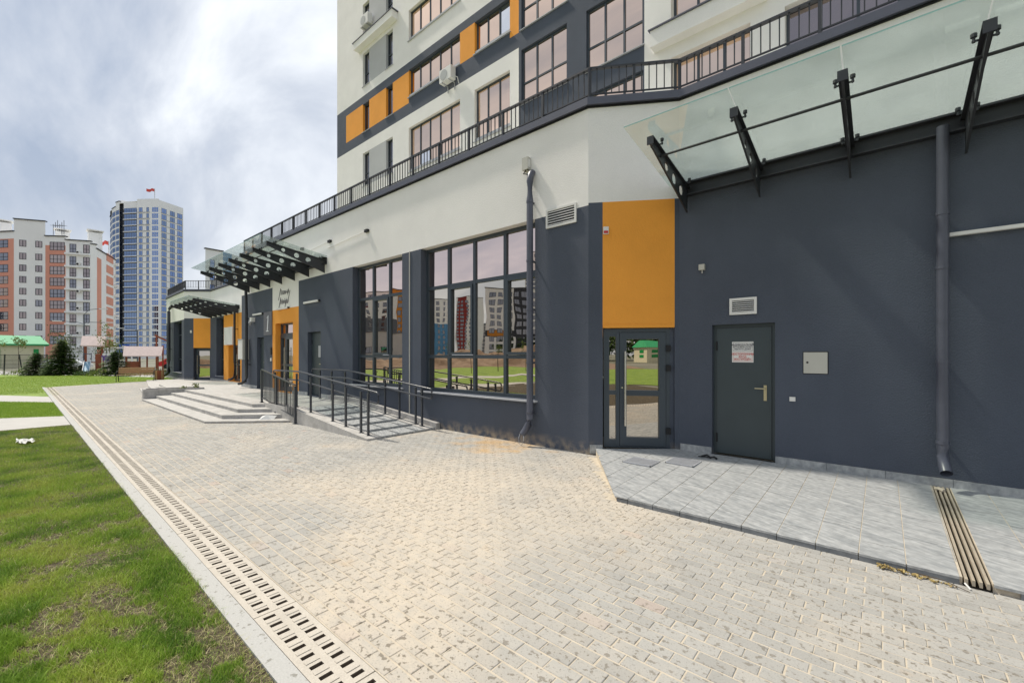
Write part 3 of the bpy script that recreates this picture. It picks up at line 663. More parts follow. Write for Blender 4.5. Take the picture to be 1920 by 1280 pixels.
wall(Fx, -.02, ZC, MATS, bld, base=1, holes=[(.62, 1.735, -.02, 2.16, .3)], zones=[(0, 9, 4.12, 9, 0), (.62, 1.735, 2.1, 4.12, 2)])
glazed_door(Fx, .62, 1.735, .03, 2.14, .3, bld)
Fe = Frame((-41.0, 7.45), (-35.1, 7.30))
wall(Fe, -.02, ZC, MATS, bld, base=1, holes=[(2.6, 5.2, .5, 4.0, .35)], zones=[(0, 9, 4.05, 9, 0)])
window(Fe, 2.6, 5.2, .5, 4.0, .35, bld, cols=[3.9], rows=[1.4, 3.1], gm=m_glassD, sill=.08)
plinth(Fe, 0, 5.9, .0, .12); plinth(Fx, 0, .62, .0, .12); plinth(Fl, 0, ul(-30.1), .0, .16)
# return walls and the terrace roof
MB().add([(-21, 6.39, -.02), (-21, 8.45, -.02), (-21, 8.45, ZC), (-21, 6.39, ZC)], [(3, 2, 1, 0)]).add([(-41, 7.45, -.02), (-41, 26, -.02), (-41, 26, ZC), (-41, 7.45, ZC)], [(3, 2, 1, 0)]).build('wall', m_dark, bld)
MB().poly([(-41, 7.5), (-35.1, 7.36), (-33.8, 8.5), (-21, 8.5), (-21, 6.45), (-3.85, 6.45), (-2.58, 7.26), (7, 7.26), (7, 26), (-41, 26)], 5.55, 5.85).build('terrace_slab', m_lgrey, bld)
# copings: folded metal, with a black strip below standing in for the gap's shade
PL = [(-41.0, 7.45), (-35.1, 7.30), (-33.8, 8.45), (-21.0, 8.45), (-21.0, 6.39), A, B, (7.0, 7.19)]
def offset_poly(P, d):
    out = []
    for i, p in enumerate(P):
        p = Vector(p); ns = []
        if i > 0: a = Vector(P[i - 1]); t = (p - a).normalized(); ns.append(Vector((t.y, -t.x)))
        if i < len(P) - 1: a = Vector(P[i + 1]); t = (a - p).normalized(); ns.append(Vector((t.y, -t.x)))
        if len(ns) == 2: n = (ns[0] + ns[1]).normalized(); n = n / max(.3, n.dot(ns[0]))
        else: n = ns[0]
        out.append(p + n * d)
    return out
o1 = offset_poly(PL, .07); o2 = offset_poly(PL, .02); i1 = offset_poly(PL, -.40)
for i in range(len(PL) - 1):
    cp = MB().hexa([(*o1[i], 5.93), (*o1[i + 1], 5.93), (*i1[i + 1], 5.96), (*i1[i], 5.96), (*o1[i], 6.055), (*o1[i + 1], 6.055), (*i1[i + 1], 6.085), (*i1[i], 6.085)])
    cp.build('coping', m_coping, bld)
    MB().hexa([(*o2[i], 5.90), (*o2[i + 1], 5.90), (*i1[i + 1], 5.90), (*i1[i], 5.90), (*o2[i], 5.928), (*o2[i + 1], 5.928), (*i1[i + 1], 5.928), (*i1[i], 5.928)]).build('shade_strip', m_black, bld)
# railings on the parapet
def parapet_railing(P, label, group, step=1.0, bal=.115):
    mid = Vector(((P[0][0] + P[-1][0]) / 2, (P[0][1] + P[-1][1]) / 2)); r = empty('parapet_railing', (mid.x, mid.y, 6.08), label, 'railing', group)
    zt, zb = 6.64, 6.19
    post = MB().box(-.02, .02, -.025, .025, -.02, .53).build('post', m_steel); pm = post.data; bpy.data.objects.remove(post)
    ba = MB().box(-.008, .008, -.008, .008, 0, .44).build('baluster', m_steel); bm_ = ba.data; bpy.data.objects.remove(ba)
    for i in range(len(P) - 1):
        a, b = Vector(P[i]), Vector(P[i + 1]); L_ = (b - a).length; t = (b - a) / L_; rz = math.atan2(t.y, t.x); F = Frame(a, b)
        MB().fbox(F, 0, L_, -.03, .03, zt - .03, zt).build('top_rail', m_steel, r)
        MB().fbox(F, 0, L_, -.012, .012, zb - .02, zb).build('bottom_rail', m_steel, r)
        n = max(1, round(L_ / step)); nb = max(2, round(L_ / n / bal))
        for k in range(n + 1):
            q = a + t * (L_ * k / n); inst('post', pm, r, (q.x, q.y, 6.10), (0, 0, rz))
            if k < n:
                for m in range(1, nb): w = a + t * (L_ * (k + m / nb) / n); inst('baluster', bm_, r, (w.x, w.y, zb), (0, 0, rz))
    return r
RP = offset_poly(PL, -.08)
parapet_railing([RP[4], RP[5]], 'dark metal railing along the long parapet over the shop windows', 'railings on the terrace parapet')
parapet_railing([RP[5], RP[6]], 'short angled railing section above the orange corner panel', 'railings on the terrace parapet', step=.95)
parapet_railing([RP[6], RP[7]], 'dark metal railing on the parapet over the near glass canopy', 'railings on the terrace parapet', step=1.0, bal=.125)
parapet_railing([RP[0], RP[1], RP[2], RP[3]], 'railing on the parapet of the farthest wing, beyond the canopies', 'railings on the terrace parapet')

# ------------------------------------------------------------ tower facade
ZT = 34
Ft = Frame((-27.9, 14.2), (-11.64, 14.2)); ut = lambda X: X + 27.9
S_ = 3.08
holes = []; zones = []; wins = []
rows = [(12.2 - S_, 14.27 - S_), (12.2, 14.27), (15.58, 17.33), (18.42, 20.5), (21.3, 23.55), (24.6, 26.7), (27.7, 29.8), (30.8, 32.9)]
for z0, z1 in rows:
    for a, b in ((-24.62, -23.88), (-22.05, -21.36)): holes.append((ut(a), ut(b), z0, z1, .22)); wins.append(('n', ut(a), ut(b), z0, z1))
bands = [(11.75 - S_, 14.22 - S_), (11.75, 14.22), (15.88, 17.42), (19.0, 20.7), (22.1, 23.8), (25.2, 26.9), (28.2, 30)]
for z0, z1 in bands:
    for a, b, n in ((-19.82, -15.64, 5), (-14.62, -12.4, 3)): holes.append((ut(a), ut(b), z0, z1, .22)); wins.append(('b%d' % n, ut(a), ut(b), z0, z1))
zones += [(0, 99, 14.95, 17.85, 1), (ut(-26.7), ut(-24.62), 15.6, 17.36, 2), (ut(-23.88), ut(-22.05), 15.6, 17.36, 2), (ut(-21.36), ut(-19.82), 15.6, 17.36, 2), (ut(-15.64), ut(-14.62), 15.88, 17.42, 2), (ut(-12.4), ut(-11.64), 15.6, 99, 2)]
for z0, z1 in ((12.2, 14.27), (18.42, 20.5), (21.3, 23.55), (24.6, 26.7)): zones.append((ut(-23.88), ut(-22.05), z0, z1, 3))
wall(Ft, 5.85, ZT, MATS, bld, base=0, holes=holes, zones=zones)
for k, a, b, z0, z1 in wins:
    if k == 'n': window(Ft, a, b, z0, z1, .22, bld, rows=[(z0 + z1) / 2 - .2] if z1 - z0 > 1.8 else (), gm=m_glassD, fw=.06, sill=.05)
    else:
        n = int(k[1]); cols = [a + (b - a) * i / n for i in range(1, n)]; tall = z1 - z0 > 2
        window(Ft, a, b, z0, z1, .22, bld, cols=cols, rows=[z0 + .95] if tall else (), gm=m_glassT, fw=.065, sill=.07)
# low balcony railing in front of the white shelves, ledges
for z in (20.75, 26.95): MB().fbox(Ft, ut(-25.1), ut(-20.9), -.38, 0.0, z, z + .42).build('ledge', m_white, bld); MB().fbox(Ft, ut(-25.2), ut(-20.8), -.42, .0, z + .422, z + .45).build('ledge_cap', m_coping, bld)
for z0, z1 in bands[1:5]:
    for a, b in ((-19.82, -15.64), (-14.62, -12.4)): MB().fbox(Ft, ut(a) + .02, ut(b) - .02, .02, .05, z0 + .0, z0 + .16).build('window_guard', m_sill, bld)
# right part, nearer by a step
Fq = Frame((-11.64, 13.9), (9.0, 13.9)); uq = lambda X: X + 11.64
holes = []; zones = [(0, uq(-6.1), 0, 99, 1)]; wins = []
bz = [(12.15 - S_, 11.35), (12.2, 14.5), (15.33, 17.6), (18.4, 20.7), (21.5, 23.8), (24.6, 26.9)]
for z0, z1 in bz:
    for a, b, n in ((-11.5, -9.22, 3), (-8.36, -6.14, 3)): holes.append((uq(a), uq(b), z0, z1, .16)); wins.append((uq(a), uq(b), z0, z1, n))
rz_ = [(9.0, 11.32), (12.45, 14.5), (15.5, 17.6), (18.6, 20.7), (21.7, 23.8)]
for z0, z1 in rz_:
    for a, b, n in ((-5.2, -2.9, 3), (-2.05, 1.1, 4), (2.4, 5.4, 3)): holes.append((uq(a), uq(b), z0, z1, .34)); wins.append((uq(a), uq(b), z0, z1, n))
wall(Fq, 5.85, ZT, MATS, bld, base=0, holes=holes, zones=zones)
MB().add([(-11.64, 13.9, 5.85), (-11.64, 14.2, 5.85), (-11.64, 14.2, ZT), (-11.64, 13.9, ZT)], [(3, 2, 1, 0)]).build('wall', m_white, bld)
for a, b, z0, z1, n in wins:
    bay = a < uq(-6.1)
    cols = [a + (b - a) * i / n for i in range(1, n)]
    window(Fq, a, b, z0, z1, .16 if bay else .34, bld, cols=cols, rows=[z0 + (.9 if bay else .0)] if bay else (), gm=m_glassT if (bay or random.random() < .6) else m_glassMix, fw=.07, sill=.06 if bay else .0 or None)
for a, b in ((-5.75, -2.45), (-2.4 + 4.5, 5.9)):
    for z in (11.72, 14.8): MB().fbox(Fq, uq(a), uq(b), -.36, 0, z, z + .52).build('ledge', m_white, bld); MB().fbox(Fq, uq(a) - .05, uq(b) + .05, -.42, 0, z + .522, z + .56).build('ledge_cap', m_coping, bld)
tw = MB(); a_, b_, c_, d_ = uq(-8.30), uq(-7.66), 13.15, 14.42; P_ = Fq.p
for (u_0, u_1, z_0, z_1) in ((a_, a_ + .06, c_, d_), (b_ - .06, b_, c_, d_), (a_ + .06, b_ - .06, c_, c_ + .06), (a_ + .06, b_ - .06, d_ - .06, d_)):
    dd = lambda z: -.02 + .26 * (z - c_) / (d_ - c_)
    tw.hexa([P_(u_0, z_0, dd(z_0)), P_(u_1, z_0, dd(z_0)), P_(u_1, z_0, dd(z_0) + .05), P_(u_0, z_0, dd(z_0) + .05), P_(u_0, z_1, dd(z_1)), P_(u_1, z_1, dd(z_1)), P_(u_1, z_1, dd(z_1) + .05), P_(u_0, z_1, dd(z_1) + .05)])
# tower body behind the facades
MB().add([(-27.9, 14.2, 5.85), (-27.9, 30, 5.85), (-27.9, 30, ZT), (-27.9, 14.2, ZT)], [(3, 2, 1, 0)]).add([(-27.9, 14.6, ZT), (9, 14.6, ZT), (9, 30, ZT), (-27.9, 30, ZT)], [(0, 1, 2, 3)]).add([(9, 13.9, 5.85), (9, 30, 5.85), (9, 30, ZT), (9, 13.9, ZT)], [(0, 1, 2, 3)]).add([(-27.9, 30, 0), (9, 30, 0), (9, 30, ZT), (-27.9, 30, ZT)], [(0, 1, 2, 3)]).build('wall', m_white, bld)

# air conditioners
def ac_unit(F, u, z, label, parts=True, w=.85, h=.62, dep=.32):
    p = F.p(u, z, -.35); r = empty('air_conditioner', p, label, 'air conditioner', 'outdoor air conditioner units')
    MB().fbox(F, u - w / 2, u + w / 2, -.12 - dep, -.12, z, z + h).build('case', m_whitep, r)
    c = MB(); 
    c.tube([F.p(u - .1, z + h / 2, -.12 - dep - .015), F.p(u - .1, z + h / 2, -.12 - dep + .01)], .25, 20); c.build('fan_grille', m_lgrey, r)
    b = MB()
    for s in (-.25, .25): b.fbox(F, u + s - .02, u + s + .02, -.12 - dep, -.005, z - .04, z - .002); b.fbox(F, u + s - .018, u + s + .018, -.04, -.004, z - .35, z - .042)
    b.build('bracket', m_sill, r)
    MB().tube([F.p(u + w / 2, z + .15, -.2), F.p(u + w / 2 + .12, z + .1, -.12), F.p(u + w / 2 + .15, z - .2, -.03)], .02, 6).build('hose', m_whitep, r)
    return r
ac_unit(Ft, ut(-16.25), 15.15, 'white outdoor air conditioner on the wall below the orange band of windows')
ac_unit(Ft, ut(-23.75), 21.65, 'white outdoor air conditioner above the ledge by the narrow windows, upper left')

# ------------------------------------------------------------ canopies
def canopy(F, us, zr, zt, proj, label, root=.40, tip=.10, holes=(.32, .52, .74), rodz=None, over=.25, group='glass canopies on steel fins', split=None):
    mid = F.p((us[0] + us[-1]) / 2, zr, -proj / 2); r = empty('glass_canopy', mid, label, 'canopy', group)
    L0, L1 = min(us), max(us)
    top = lambda d: zr + (zt - zr) * d / proj
    MB().fbox(F, L0 - .08, L1 + .08, -.03, .0, zr - .12, zr + .10).fbox(F, L0 - .08, L1 + .08, -.11, -.032, zr + .075, zr + .10).fbox(F, L0 - .08, L1 + .08, -.11, -.032, zr - .12, zr - .10).build('wall_beam', m_steel, r)
    def fin():
        # web with round holes, in (d, z) profile: quads around octagon holes
        mb = MB(); N_ = 24; tk = .006
        ds = [.035, proj * holes[0] - .13] ; cells = []
        prof_t = lambda d: top(d) - .0
        prof_b = lambda d: top(d) - (root + (tip - root) * min(1, d / proj))
        cuts = [.035]
        for h in sorted([proj * q for q in holes]): cuts += [h - .12, h + .12]
        cuts.append(proj)
        for i in range(len(cuts) - 1):
            a, b = cuts[i], cuts[i + 1]
            if b - a < .001: continue
            ishole = i % 2 == 1
            if not ishole: cells.append([(a, prof_b(a)), (b, prof_b(b)), (b, prof_t(b)), (a, prof_t(a))])
            else:
                c = (a + b) / 2; cz = (prof_t(c) + prof_b(c)) / 2; rr = min(.08, (prof_t(c) - prof_b(c)) * .30)
                outer = [(b, cz), (b, prof_t(b)), (c, prof_t(c)), (a, prof_t(a)), (a, cz), (a, prof_b(a)), (c, prof_b(c)), (b, prof_b(b))]
                K = 16; op = []
                for k in range(8):
                    p, q = outer[k], outer[(k + 1) % 8]; op += [p, ((p[0] + q[0]) / 2, (p[1] + q[1]) / 2)]
                inn = [(c + rr * math.cos(2 * math.pi * k / K), cz + rr * math.sin(2 * math.pi * k / K)) for k in range(K)]
                for k in range(K): cells.append([op[k], op[(k + 1) % K], inn[(k + 1) % K], inn[k]])
                for k in range(K): cells.append(('rim', inn[k], inn[(k + 1) % K]))
        return cells, prof_t, prof_b
    cells, pt, pb = fin()
    mb = MB(); T = .006
    Q = lambda u, d, z: (u, -d, z)
    for c in cells:
        if c[0] == 'rim': (d0, z0), (d1, z1) = c[1], c[2]; mb.add([(-T, -d0, z0), (T, -d0, z0), (T, -d1, z1), (-T, -d1, z1)], [(0, 1, 2, 3)])
        else:
            for s in (-T, T): mb.add([(s, -d, z) for d, z in c], [(0, 1, 2, 3)])
    # flange on top, bottom edge
    a, b = .035, proj
    for (w, f, e) in ((.045, pt, .012), (.012, pb, .008)):
        mb.hexa([(-w, -a, f(a) - .0), (w, -a, f(a)), (w, -b, f(b)), (-w, -b, f(b)), (-w, -a, f(a) + e), (w, -a, f(a) + e), (w, -b, f(b) + e), (-w, -b, f(b) + e)])
    mb.hexa([(-.045, -b - .012, pb(b)), (.045, -b - .012, pb(b)), (.045, -b, pb(b)), (-.045, -b, pb(b)), (-.045, -b - .012, pt(b) + .012), (.045, -b - .012, pt(b) + .012), (.045, -b, pt(b) + .012), (-.045, -b, pt(b) + .012)])
    o = mb.build('fin', m_steel, None); fmesh = o.data; bpy.data.objects.remove(o)
    rzv = math.atan2(F.u.y, F.u.x)
    for u in us: inst('fin', fmesh, r, F.p(u, 0, 0), (0, 0, rzv))
    # clamps
    cb = MB()
    for d in (.16, proj - .22):
        for s in (-.075, .075): cb.tube([(s, -d, pt(d) + .0), (s, -d, pt(d) + .075)], .012, 8); cb.tube([(s, -d, pt(d) + .05), (s, -d, pt(d) + .085)], .024, 8)
        cb.box(-.09, .09, -d - .008, -d + .008, pt(d) + .005, pt(d) + .02)
    o = cb.build('glass_clamp', m_steel, None); cmesh = o.data; bpy.data.objects.remove(o)
    for u in us: inst('glass_clamp', cmesh, r, F.p(u, 0, 0), (0, 0, rzv))
    d = proj - .34; zz = pt(d) - .075
    MB().tube([F.p(L0 - .02, zz, -d), F.p(L1 + .02, zz, -d)], .018, 8).build('tie_rod', m_steel, r)
    # glass sheets between fins
    e = .008; tg = .014; hz = .075
    ends = [L0 - .28] + [us[i] for i in range(1, len(us) - 1)] + [L1 + .28]
    for i in range(len(ends) - 1):
        a, b = ends[i] + e, ends[i + 1] - e; dA, dB = .07, proj + over
        P = F.p; t0, t1 = top(dA) + hz, top(dB) + hz
        MB().hexa([P(a, t0, -dA), P(b, t0, -dA), P(b, t1, -dB), P(a, t1, -dB), P(a, t0 + tg, -dA), P(b, t0 + tg, -dA), P(b, t1 + tg, -dB), P(a, t1 + tg, -dB)]).build('glass_panel', m_canopy, r)
        g = MB().hexa([P(a, t1 - .0005, -dB - .0015), P(b, t1 - .0005, -dB - .0015), P(b, t1 - .0005, -dB - .0005), P(a, t1 - .0005, -dB - .0005), P(a, t1 + tg, -dB - .0015), P(b, t1 + tg, -dB - .0015), P(b, t1 + tg, -dB - .0005), P(a, t1 + tg, -dB - .0005)])
        g.build('glass_edge', m_glassedge, r)
    return r
canopy(Fr, [ur(-2.41) + 1.045 * k for k in range(8)], 4.40, 4.68, 1.50, 'near glass canopy on dark steel fins above the grey steel door', holes=(.22, .42, .62))
canopy(Fm, [um(-13.28) - 1.105 * k for k in range(7)][::-1], 4.66, 4.92, 1.72, 'glass canopy on seven drilled steel fins above the house entrance')
canopy(Fl, [ul(-33.3) + 1.02 * k for k in range(6)], 4.48, 4.75, 2.20, 'farthest glass canopy with drilled fins in front of the end wing')
MB_ = MB

# ------------------------------------------------------------ downpipes
def downpipe(pts, r, mat, label, brackets=(), flare=0, n=16):
    o = empty('downpipe', (pts[-1][0], pts[-1][1], pts[-1][2]), label, 'downpipe', 'rainwater downpipes')
    MB().tube(pts, r, n, cap=False).tube(pts, r * .93, n, cap=False).build('pipe', mat, o, smooth=True)
    for (x, y, z) in brackets:
        MB().tube([(x, y, z - .02), (x, y, z + .02)], r * 1.10, n).build('collar', mat, o)
        MB().box(x - .012, x + .012, y + r * .9, y + r + .12, z - .018, z + .018).build('bracket', mat, o)
    return o
px_, py_ = -4.98, 6.27
downpipe([(px_ - .02, 6.37, 5.13), (px_, 6.30, 5.07), (px_, py_, 4.93)] + [(px_, py_, z) for z in (4.6, 3.5, 2.4, 1.3, .5)] + [(px_ - .01, py_ - .02, .42), (px_ - .06, py_ - .06, .30), (px_ - .10, py_ - .10, .22)], .062, m_pipe,
         'grey downpipe beside the big shop window with a wire loop hanging from its end', brackets=[(px_, py_, z) for z in (4.55, 3.45, 2.55, 1.55, .62)])
tag(MB().tube([(-5.11, 6.16, .26), (-5.13, 6.13, .16), (-5.12, 6.12, .06), (-5.08, 6.13, .02), (-5.04, 6.14, .07), (-5.03, 6.15, .16), (-5.04, 6.17, .26)], .007, 6).build('wire_loop', m_chrome, smooth=True), 'thin white wire loop hanging out of the downpipe mouth', 'wire')
qx, qy = .53, 7.07
downpipe([(qx, qy, 4.36)] + [(qx, qy, z) for z in (3.4, 2.4, 1.4, .62)] + [(qx, qy - .01, .52), (qx + .01, qy - .06, .42), (qx + .02, qy - .14, .35)], .055, m_pipe,
         'grey downpipe on the dark wall at the right, ending above the slotted trench', brackets=[(qx, qy, z) for z in (3.35, 2.72, 1.62, .68)])
downpipe([(-19.93, 6.22, 4.35)] + [(-19.93, 6.24, z) for z in (3.4, 2.4, 1.4, .75)] + [(-19.96, 6.22, .62), (-20.1, 6.12, .52), (-20.25, 6.05, .50)], .055, m_pipeb, 'black downpipe under the left end of the seven-fin canopy', brackets=[(-19.93, 6.24, z) for z in (3.2, 1.3)])
downpipe([(-28.4, 8.28, 4.35)] + [(-28.4, 8.28, z) for z in (3.4, 2.4, 1.4, .5)] + [(-28.45, 8.25, .38), (-28.6, 8.15, .28), (-28.8, 8.1, .26)], .06, m_pipeb, 'black downpipe in front of the far orange doorway', brackets=[(-28.4, 8.28, z) for z in (3.2, 1.3)])
downpipe([(-38.6, 7.32, 5.2), (-38.9, 7.22, 5.0), (-38.9, 7.2, 4.8)] + [(-38.9, 7.2, z) for z in (3.6, 2.4, 1.3, .55)] + [(-38.95, 7.18, .42), (-39.1, 7.05, .25), (-39.3, 7.0, .2)], .10, m_pipeb, 'black downpipe at the far end of the building beside the litter bin', brackets=[(-38.9, 7.2, z) for z in (3.6, 2.1, .8)])

# ------------------------------------------------------------ wall fixtures
def grille(F, u0, u1, z0, z1, n, label, tilt=0):
    r = empty('vent_grille', F.p((u0 + u1) / 2, z0, -.02), label, 'vent', 'white vent grilles')
    f = .035; MB().fbox(F, u0, u1, -.03, -.001, z0, z0 + f).fbox(F, u0, u1, -.03, -.001, z1 - f, z1).fbox(F, u0, u0 + f, -.03, -.001, z0 + f, z1 - f).fbox(F, u1 - f, u1, -.03, -.001, z0 + f, z1 - f).build('frame', m_whitep, r)
    MB().fbox(F, u0 + f, u1 - f, -.003, -.001, z0 + f, z1 - f).build('backing', m_black, r)
    h = (z1 - z0 - 2 * f) / n
    for k in range(n):
        z = z0 + f + h * k; P = F.p
        MB().hexa([P(u0 + f, z + .2 * h, -.028), P(u1 - f, z + .2 * h, -.028), P(u1 - f, z + h * .62, -.004), P(u0 + f, z + h * .62, -.004), P(u0 + f, z + h * .36, -.028), P(u1 - f, z + h * .36, -.028), P(u1 - f, z + h * .8, -.004), P(u0 + f, z + h * .8, -.004)]).build('louvre', m_whitep, r)
grille(Fm, um(-4.68), um(-4.03), 4.01, 4.35, 6, 'white louvred vent grille high on the wall by the corner downpipe')
grille(Fr, ur(-1.78), ur(-1.41), 2.31, 2.56, 6, 'white louvred vent grille above the grey steel door')
r = empty('junction_box', (-5.12, 6.33, 5.3), 'beige electric box above the corner downpipe with black cables', 'junction box')
MB().fbox(Fm, um(-5.19), um(-5.05), -.10, -.002, 5.20, 5.43).build('case', m_beige, r); MB().fbox(Fm, um(-5.052), um(-5.045), -.09, -.02, 5.24, 5.39).build('socket', m_whitep, r)
MB().tube([(-5.12, 6.33, 5.2), (-5.16, 6.30, 5.13), (-5.08, 6.28, 5.10), (-4.99, 6.28, 5.04)], .012, 6).tube([(-5.09, 6.33, 5.2), (-5.02, 6.3, 5.17), (-4.97, 6.28, 5.08)], .010, 6).build('cable', m_black, r, smooth=True)
tag(MB().box(-8.885, -8.862, 6.372, 6.389, .05, 4.26).build('cable_trunking', m_beige), 'thin cream cable trunking running up the pier between the two shop windows', 'trunking')
r = empty('alarm_siren', Fc.p(.285, 3.78, -.05), 'white and red alarm siren on the orange corner panel', 'alarm')
MB().fbox(Fc, .245, .335, -.045, -.002, 3.74, 3.86).build('case', m_whitep, r); MB().fbox(Fc, .255, .325, -.052, -.046, 3.75, 3.79).build('lens', m_red, r)
r = empty('wall_sensor', Fr.p(ur(-2.18), 3.1, -.04), 'small beige sensor box on the dark wall right of the orange panel', 'sensor')
MB().fbox(Fr, ur(-2.225), ur(-2.14), -.06, -.002, 3.05, 3.14).build('case', m_beige, r); MB().tube([Fr.p(ur(-2.18), 3.05, -.03), Fr.p(ur(-2.18), 3.00, -.03)], .007, 6).build('stub', m_whitep, r)
r = empty('meter_hatch', Fr.p(ur(-.7), 1.45, -.02), 'square light grey metal hatch with round lock right of the steel door', 'hatch')
MB().fbox(Fr, ur(-.835), ur(-.565), -.012, -.002, 1.445, 1.735).build('panel', m_beige, r); MB().tube([Fr.p(ur(-.79), 1.595, -.016), Fr.p(ur(-.79), 1.595, -.008)], .014, 10).build('lock', m_black, r)
MB().fbox(Fr, ur(-.845), ur(-.555), -.004, -.0015, 1.435, 1.745).build('gap', m_black, r)
tag(MB().fbox(Fr, ur(-1.0), ur(-.93), -.022, -.002, 1.045, 1.105).build('wall_button', m_whitep), 'small white button box at the right of the steel door', 'button')
def batten(F, u0, u1, z, label, name='linear_lamp', t=.03):
    r = empty(name, F.p((u0 + u1) / 2, z, -.05), label, 'lamp', 'linear wall lamps')
    MB().fbox(F, u0, u1, -.075, -.02, z - t, z + t).build('diffuser', m_whitep, r); MB().fbox(F, u1 + .001, u1 + .05, -.07, -.02, z - t, z + t).fbox(F, u0 + .1, u0 + .16, -.02, -.002, z - t * .6, z + t * .6).fbox(F, u1 - .16, u1 - .1, -.02, -.002, z - t * .6, z + t * .6).build('end_cap', m_black, r)
batten(Fm, um(-14.75), um(-13.68), 3.44, 'linear lamp on dark wall right of the orange entrance, above the grey door')
batten(Fm, um(-19.5), um(-18.5), 3.33, 'linear lamp on dark wall just left of the number plaque')
batten(Fm, um(-17.0), um(-16.05), 3.385, 'linear lamp right above the orange entrance surround')
batten(Fr, ur(.59), ur(3.2), 3.10, 'long linear lamp on dark wall at the right edge of the view', t=.02)
# entrance number plaque
r = empty('number_plaque', Fm.p(um(-17.98), 2.9, -.02), 'grey plaque with a slanted white number 1 left of the orange entrance', 'sign')
MB().fbox(Fm, um(-18.40), um(-17.585), -.03, -.002, 2.46, 3.36).build('plate', m_signgrey, r)
q_ = MB(); P_ = Fm.p; U0 = um(-18.0)
for (a, b, c, d) in ((( -.05, 2.62), (.03, 2.62), (.12, 3.22), (.04, 3.22)), ((-.13, 2.60), (.12, 2.60), (.12, 2.635), (-.13, 2.635)), ((-.06, 3.10), (.06, 3.16), (.10, 3.22), (-.03, 3.15))):
    q_.add([P_(U0 + x_, z_, -.034) for x_, z_ in (a, b, c, d)], [(0, 1, 2, 3)])
q_.build('number', m_paint, r)
r = empty('shop_lettering', Fm.p(um(-16.5), 3.8, -.02), 'black handwritten Cyrillic shop name on the white panel above the orange entrance', 'sign')
text('Плам-ф', .25, m_text, r, Fm, um(-16.5), 3.90, -.012, shear=.4, sx=.92); text('Мейфа', .25, m_text, r, Fm, um(-16.5), 3.56, -.012, shear=.4, sx=.92)
hw = MB()
for (u, z, du, dz) in ((-16.98, 3.72, .2, .42), (-16.10, 3.70, .14, .30), (-16.95, 3.42, .18, .38), (-16.42, 3.38, .12, .26)): hw.tube([Fm.p(um(u), z, -.014), Fm.p(um(u + du), z + dz, -.014)], .008, 5)
hw.build('pen_stroke', m_text, r)
r = empty('intercom', Fm.p(um(-17.75), 1.7, -.02), 'small dark intercom with white keypad beside the orange entrance', 'intercom')
MB().fbox(Fm, um(-17.74), um(-17.62), -.03, -.002, 1.70, 1.98).build('case', m_black, r); MB().fbox(Fm, um(-17.74), um(-17.64), -.03, -.002, 1.46, 1.58).build('keypad', m_whitep, r)
r = empty('electric_cabinet', (-20.4, 6.15, 1.5), 'light grey electric cabinet on the wall corner beside the black downpipe', 'cabinet')
MB().box(-20.68, -20.10, 6.155, 6.388, 1.50, 2.34).build('case', m_beige, r); MB().box(-20.65, -20.13, 6.145, 6.153, 1.53, 2.31).build('door', m_whitep, r); MB().box(-20.70, -20.08, 6.13, 6.388, 2.342, 2.36).build('lid', m_sill, r)
r = empty('security_camera', (-19.5, 6.3, 3.0), 'white dome camera with box on dark wall under the linear lamp', 'camera')
MB().box(-19.6, -19.4, 6.25, 6.388, 3.05, 3.22).build('box', m_whitep, r); MB().tube([(-19.5, 6.28, 3.05), (-19.5, 6.24, 3.0), (-19.5, 6.24, 2.9)], [.06, .075, .05], 12).build('dome', m_lgrey, r, smooth=True)
r = empty('blank_sign', Fl.p(ul(-29.9), 2.3, -.1), 'blank white sign board above the far orange doorway', 'sign')
MB().fbox(Fl, ul(-30.54), ul(-29.0), -.12, -.02, 2.30, 3.36).build('board', m_whitep, r)
tag(MB().fbox(Fx, .42, .52, -.04, -.002, 3.15, 3.32).build('wall_sensor', m_whitep), 'small white sensor on the far dark pier beside the orange panel', 'sensor')
for (u, z) in ((-10.9, 5.14), (-13.05, 5.22), (-15.0, 5.3)):
    r = empty('spotlight', Fm.p(um(u), z, -.5), {-10.9: 'small spotlight on a long thin rod above the entrance canopy, nearest one', -13.05: 'small spotlight on a thin rod above the canopy, middle one', -15.0: 'small spotlight on a thin rod above the canopy, farthest one'}[u], 'spotlight', 'spotlights on rods above the entrance canopy')
    MB().tube([Fm.p(um(u) - 2.2, z - .12, -.03), Fm.p(um(u), z, -.03)], .010, 6).build('rod', m_whitep, r)
    MB().fbox(Fm, um(u), um(u) + .16, -.07, -.002, z - .045, z + .03).build('head', m_black, r)

# ------------------------------------------------------------ right platform
Zp = lambda x, y: .06 + max(0, (y - 4.55)) * .031
pf = empty('door_platform', (0, 5.9, .05), 'low sloping platform of grey marble tiles before the steel door', 'platform')
pp = [(-2.35, 4.585), (7, 4.585), (7, 7.19), (-2.57, 7.19), (-3.66, 6.40)]
MB().poly([(-2.35, 4.585), (.447, 4.585), (.447, 7.19), (-2.57, 7.19), (-3.66, 6.40)], -.05, lambda x, y: Zp(x, y) - .004).poly([(.598, 4.585), (7, 4.585), (7, 7.19), (.598, 7.19)], -.05, lambda x, y: Zp(x, y) - .004).build('base', m_sand, pf)
tl = [(.60, 4.56), (7, 4.56), (7, 7.175), (.60, 7.175)]
tiles([(-2.36, 4.56), (.44, 4.56), (.44, 7.172), (-2.57, 7.172), (-3.67, 6.41)], .2925, .6, Zp, m_marble, pf, x0=-2.20, y0=4.56, stag=.5, gap=.007)
tiles(tl, .2925, .6, Zp, m_marble, pf, x0=.60, y0=4.56, stag=.5, gap=.007)
x = -2.34
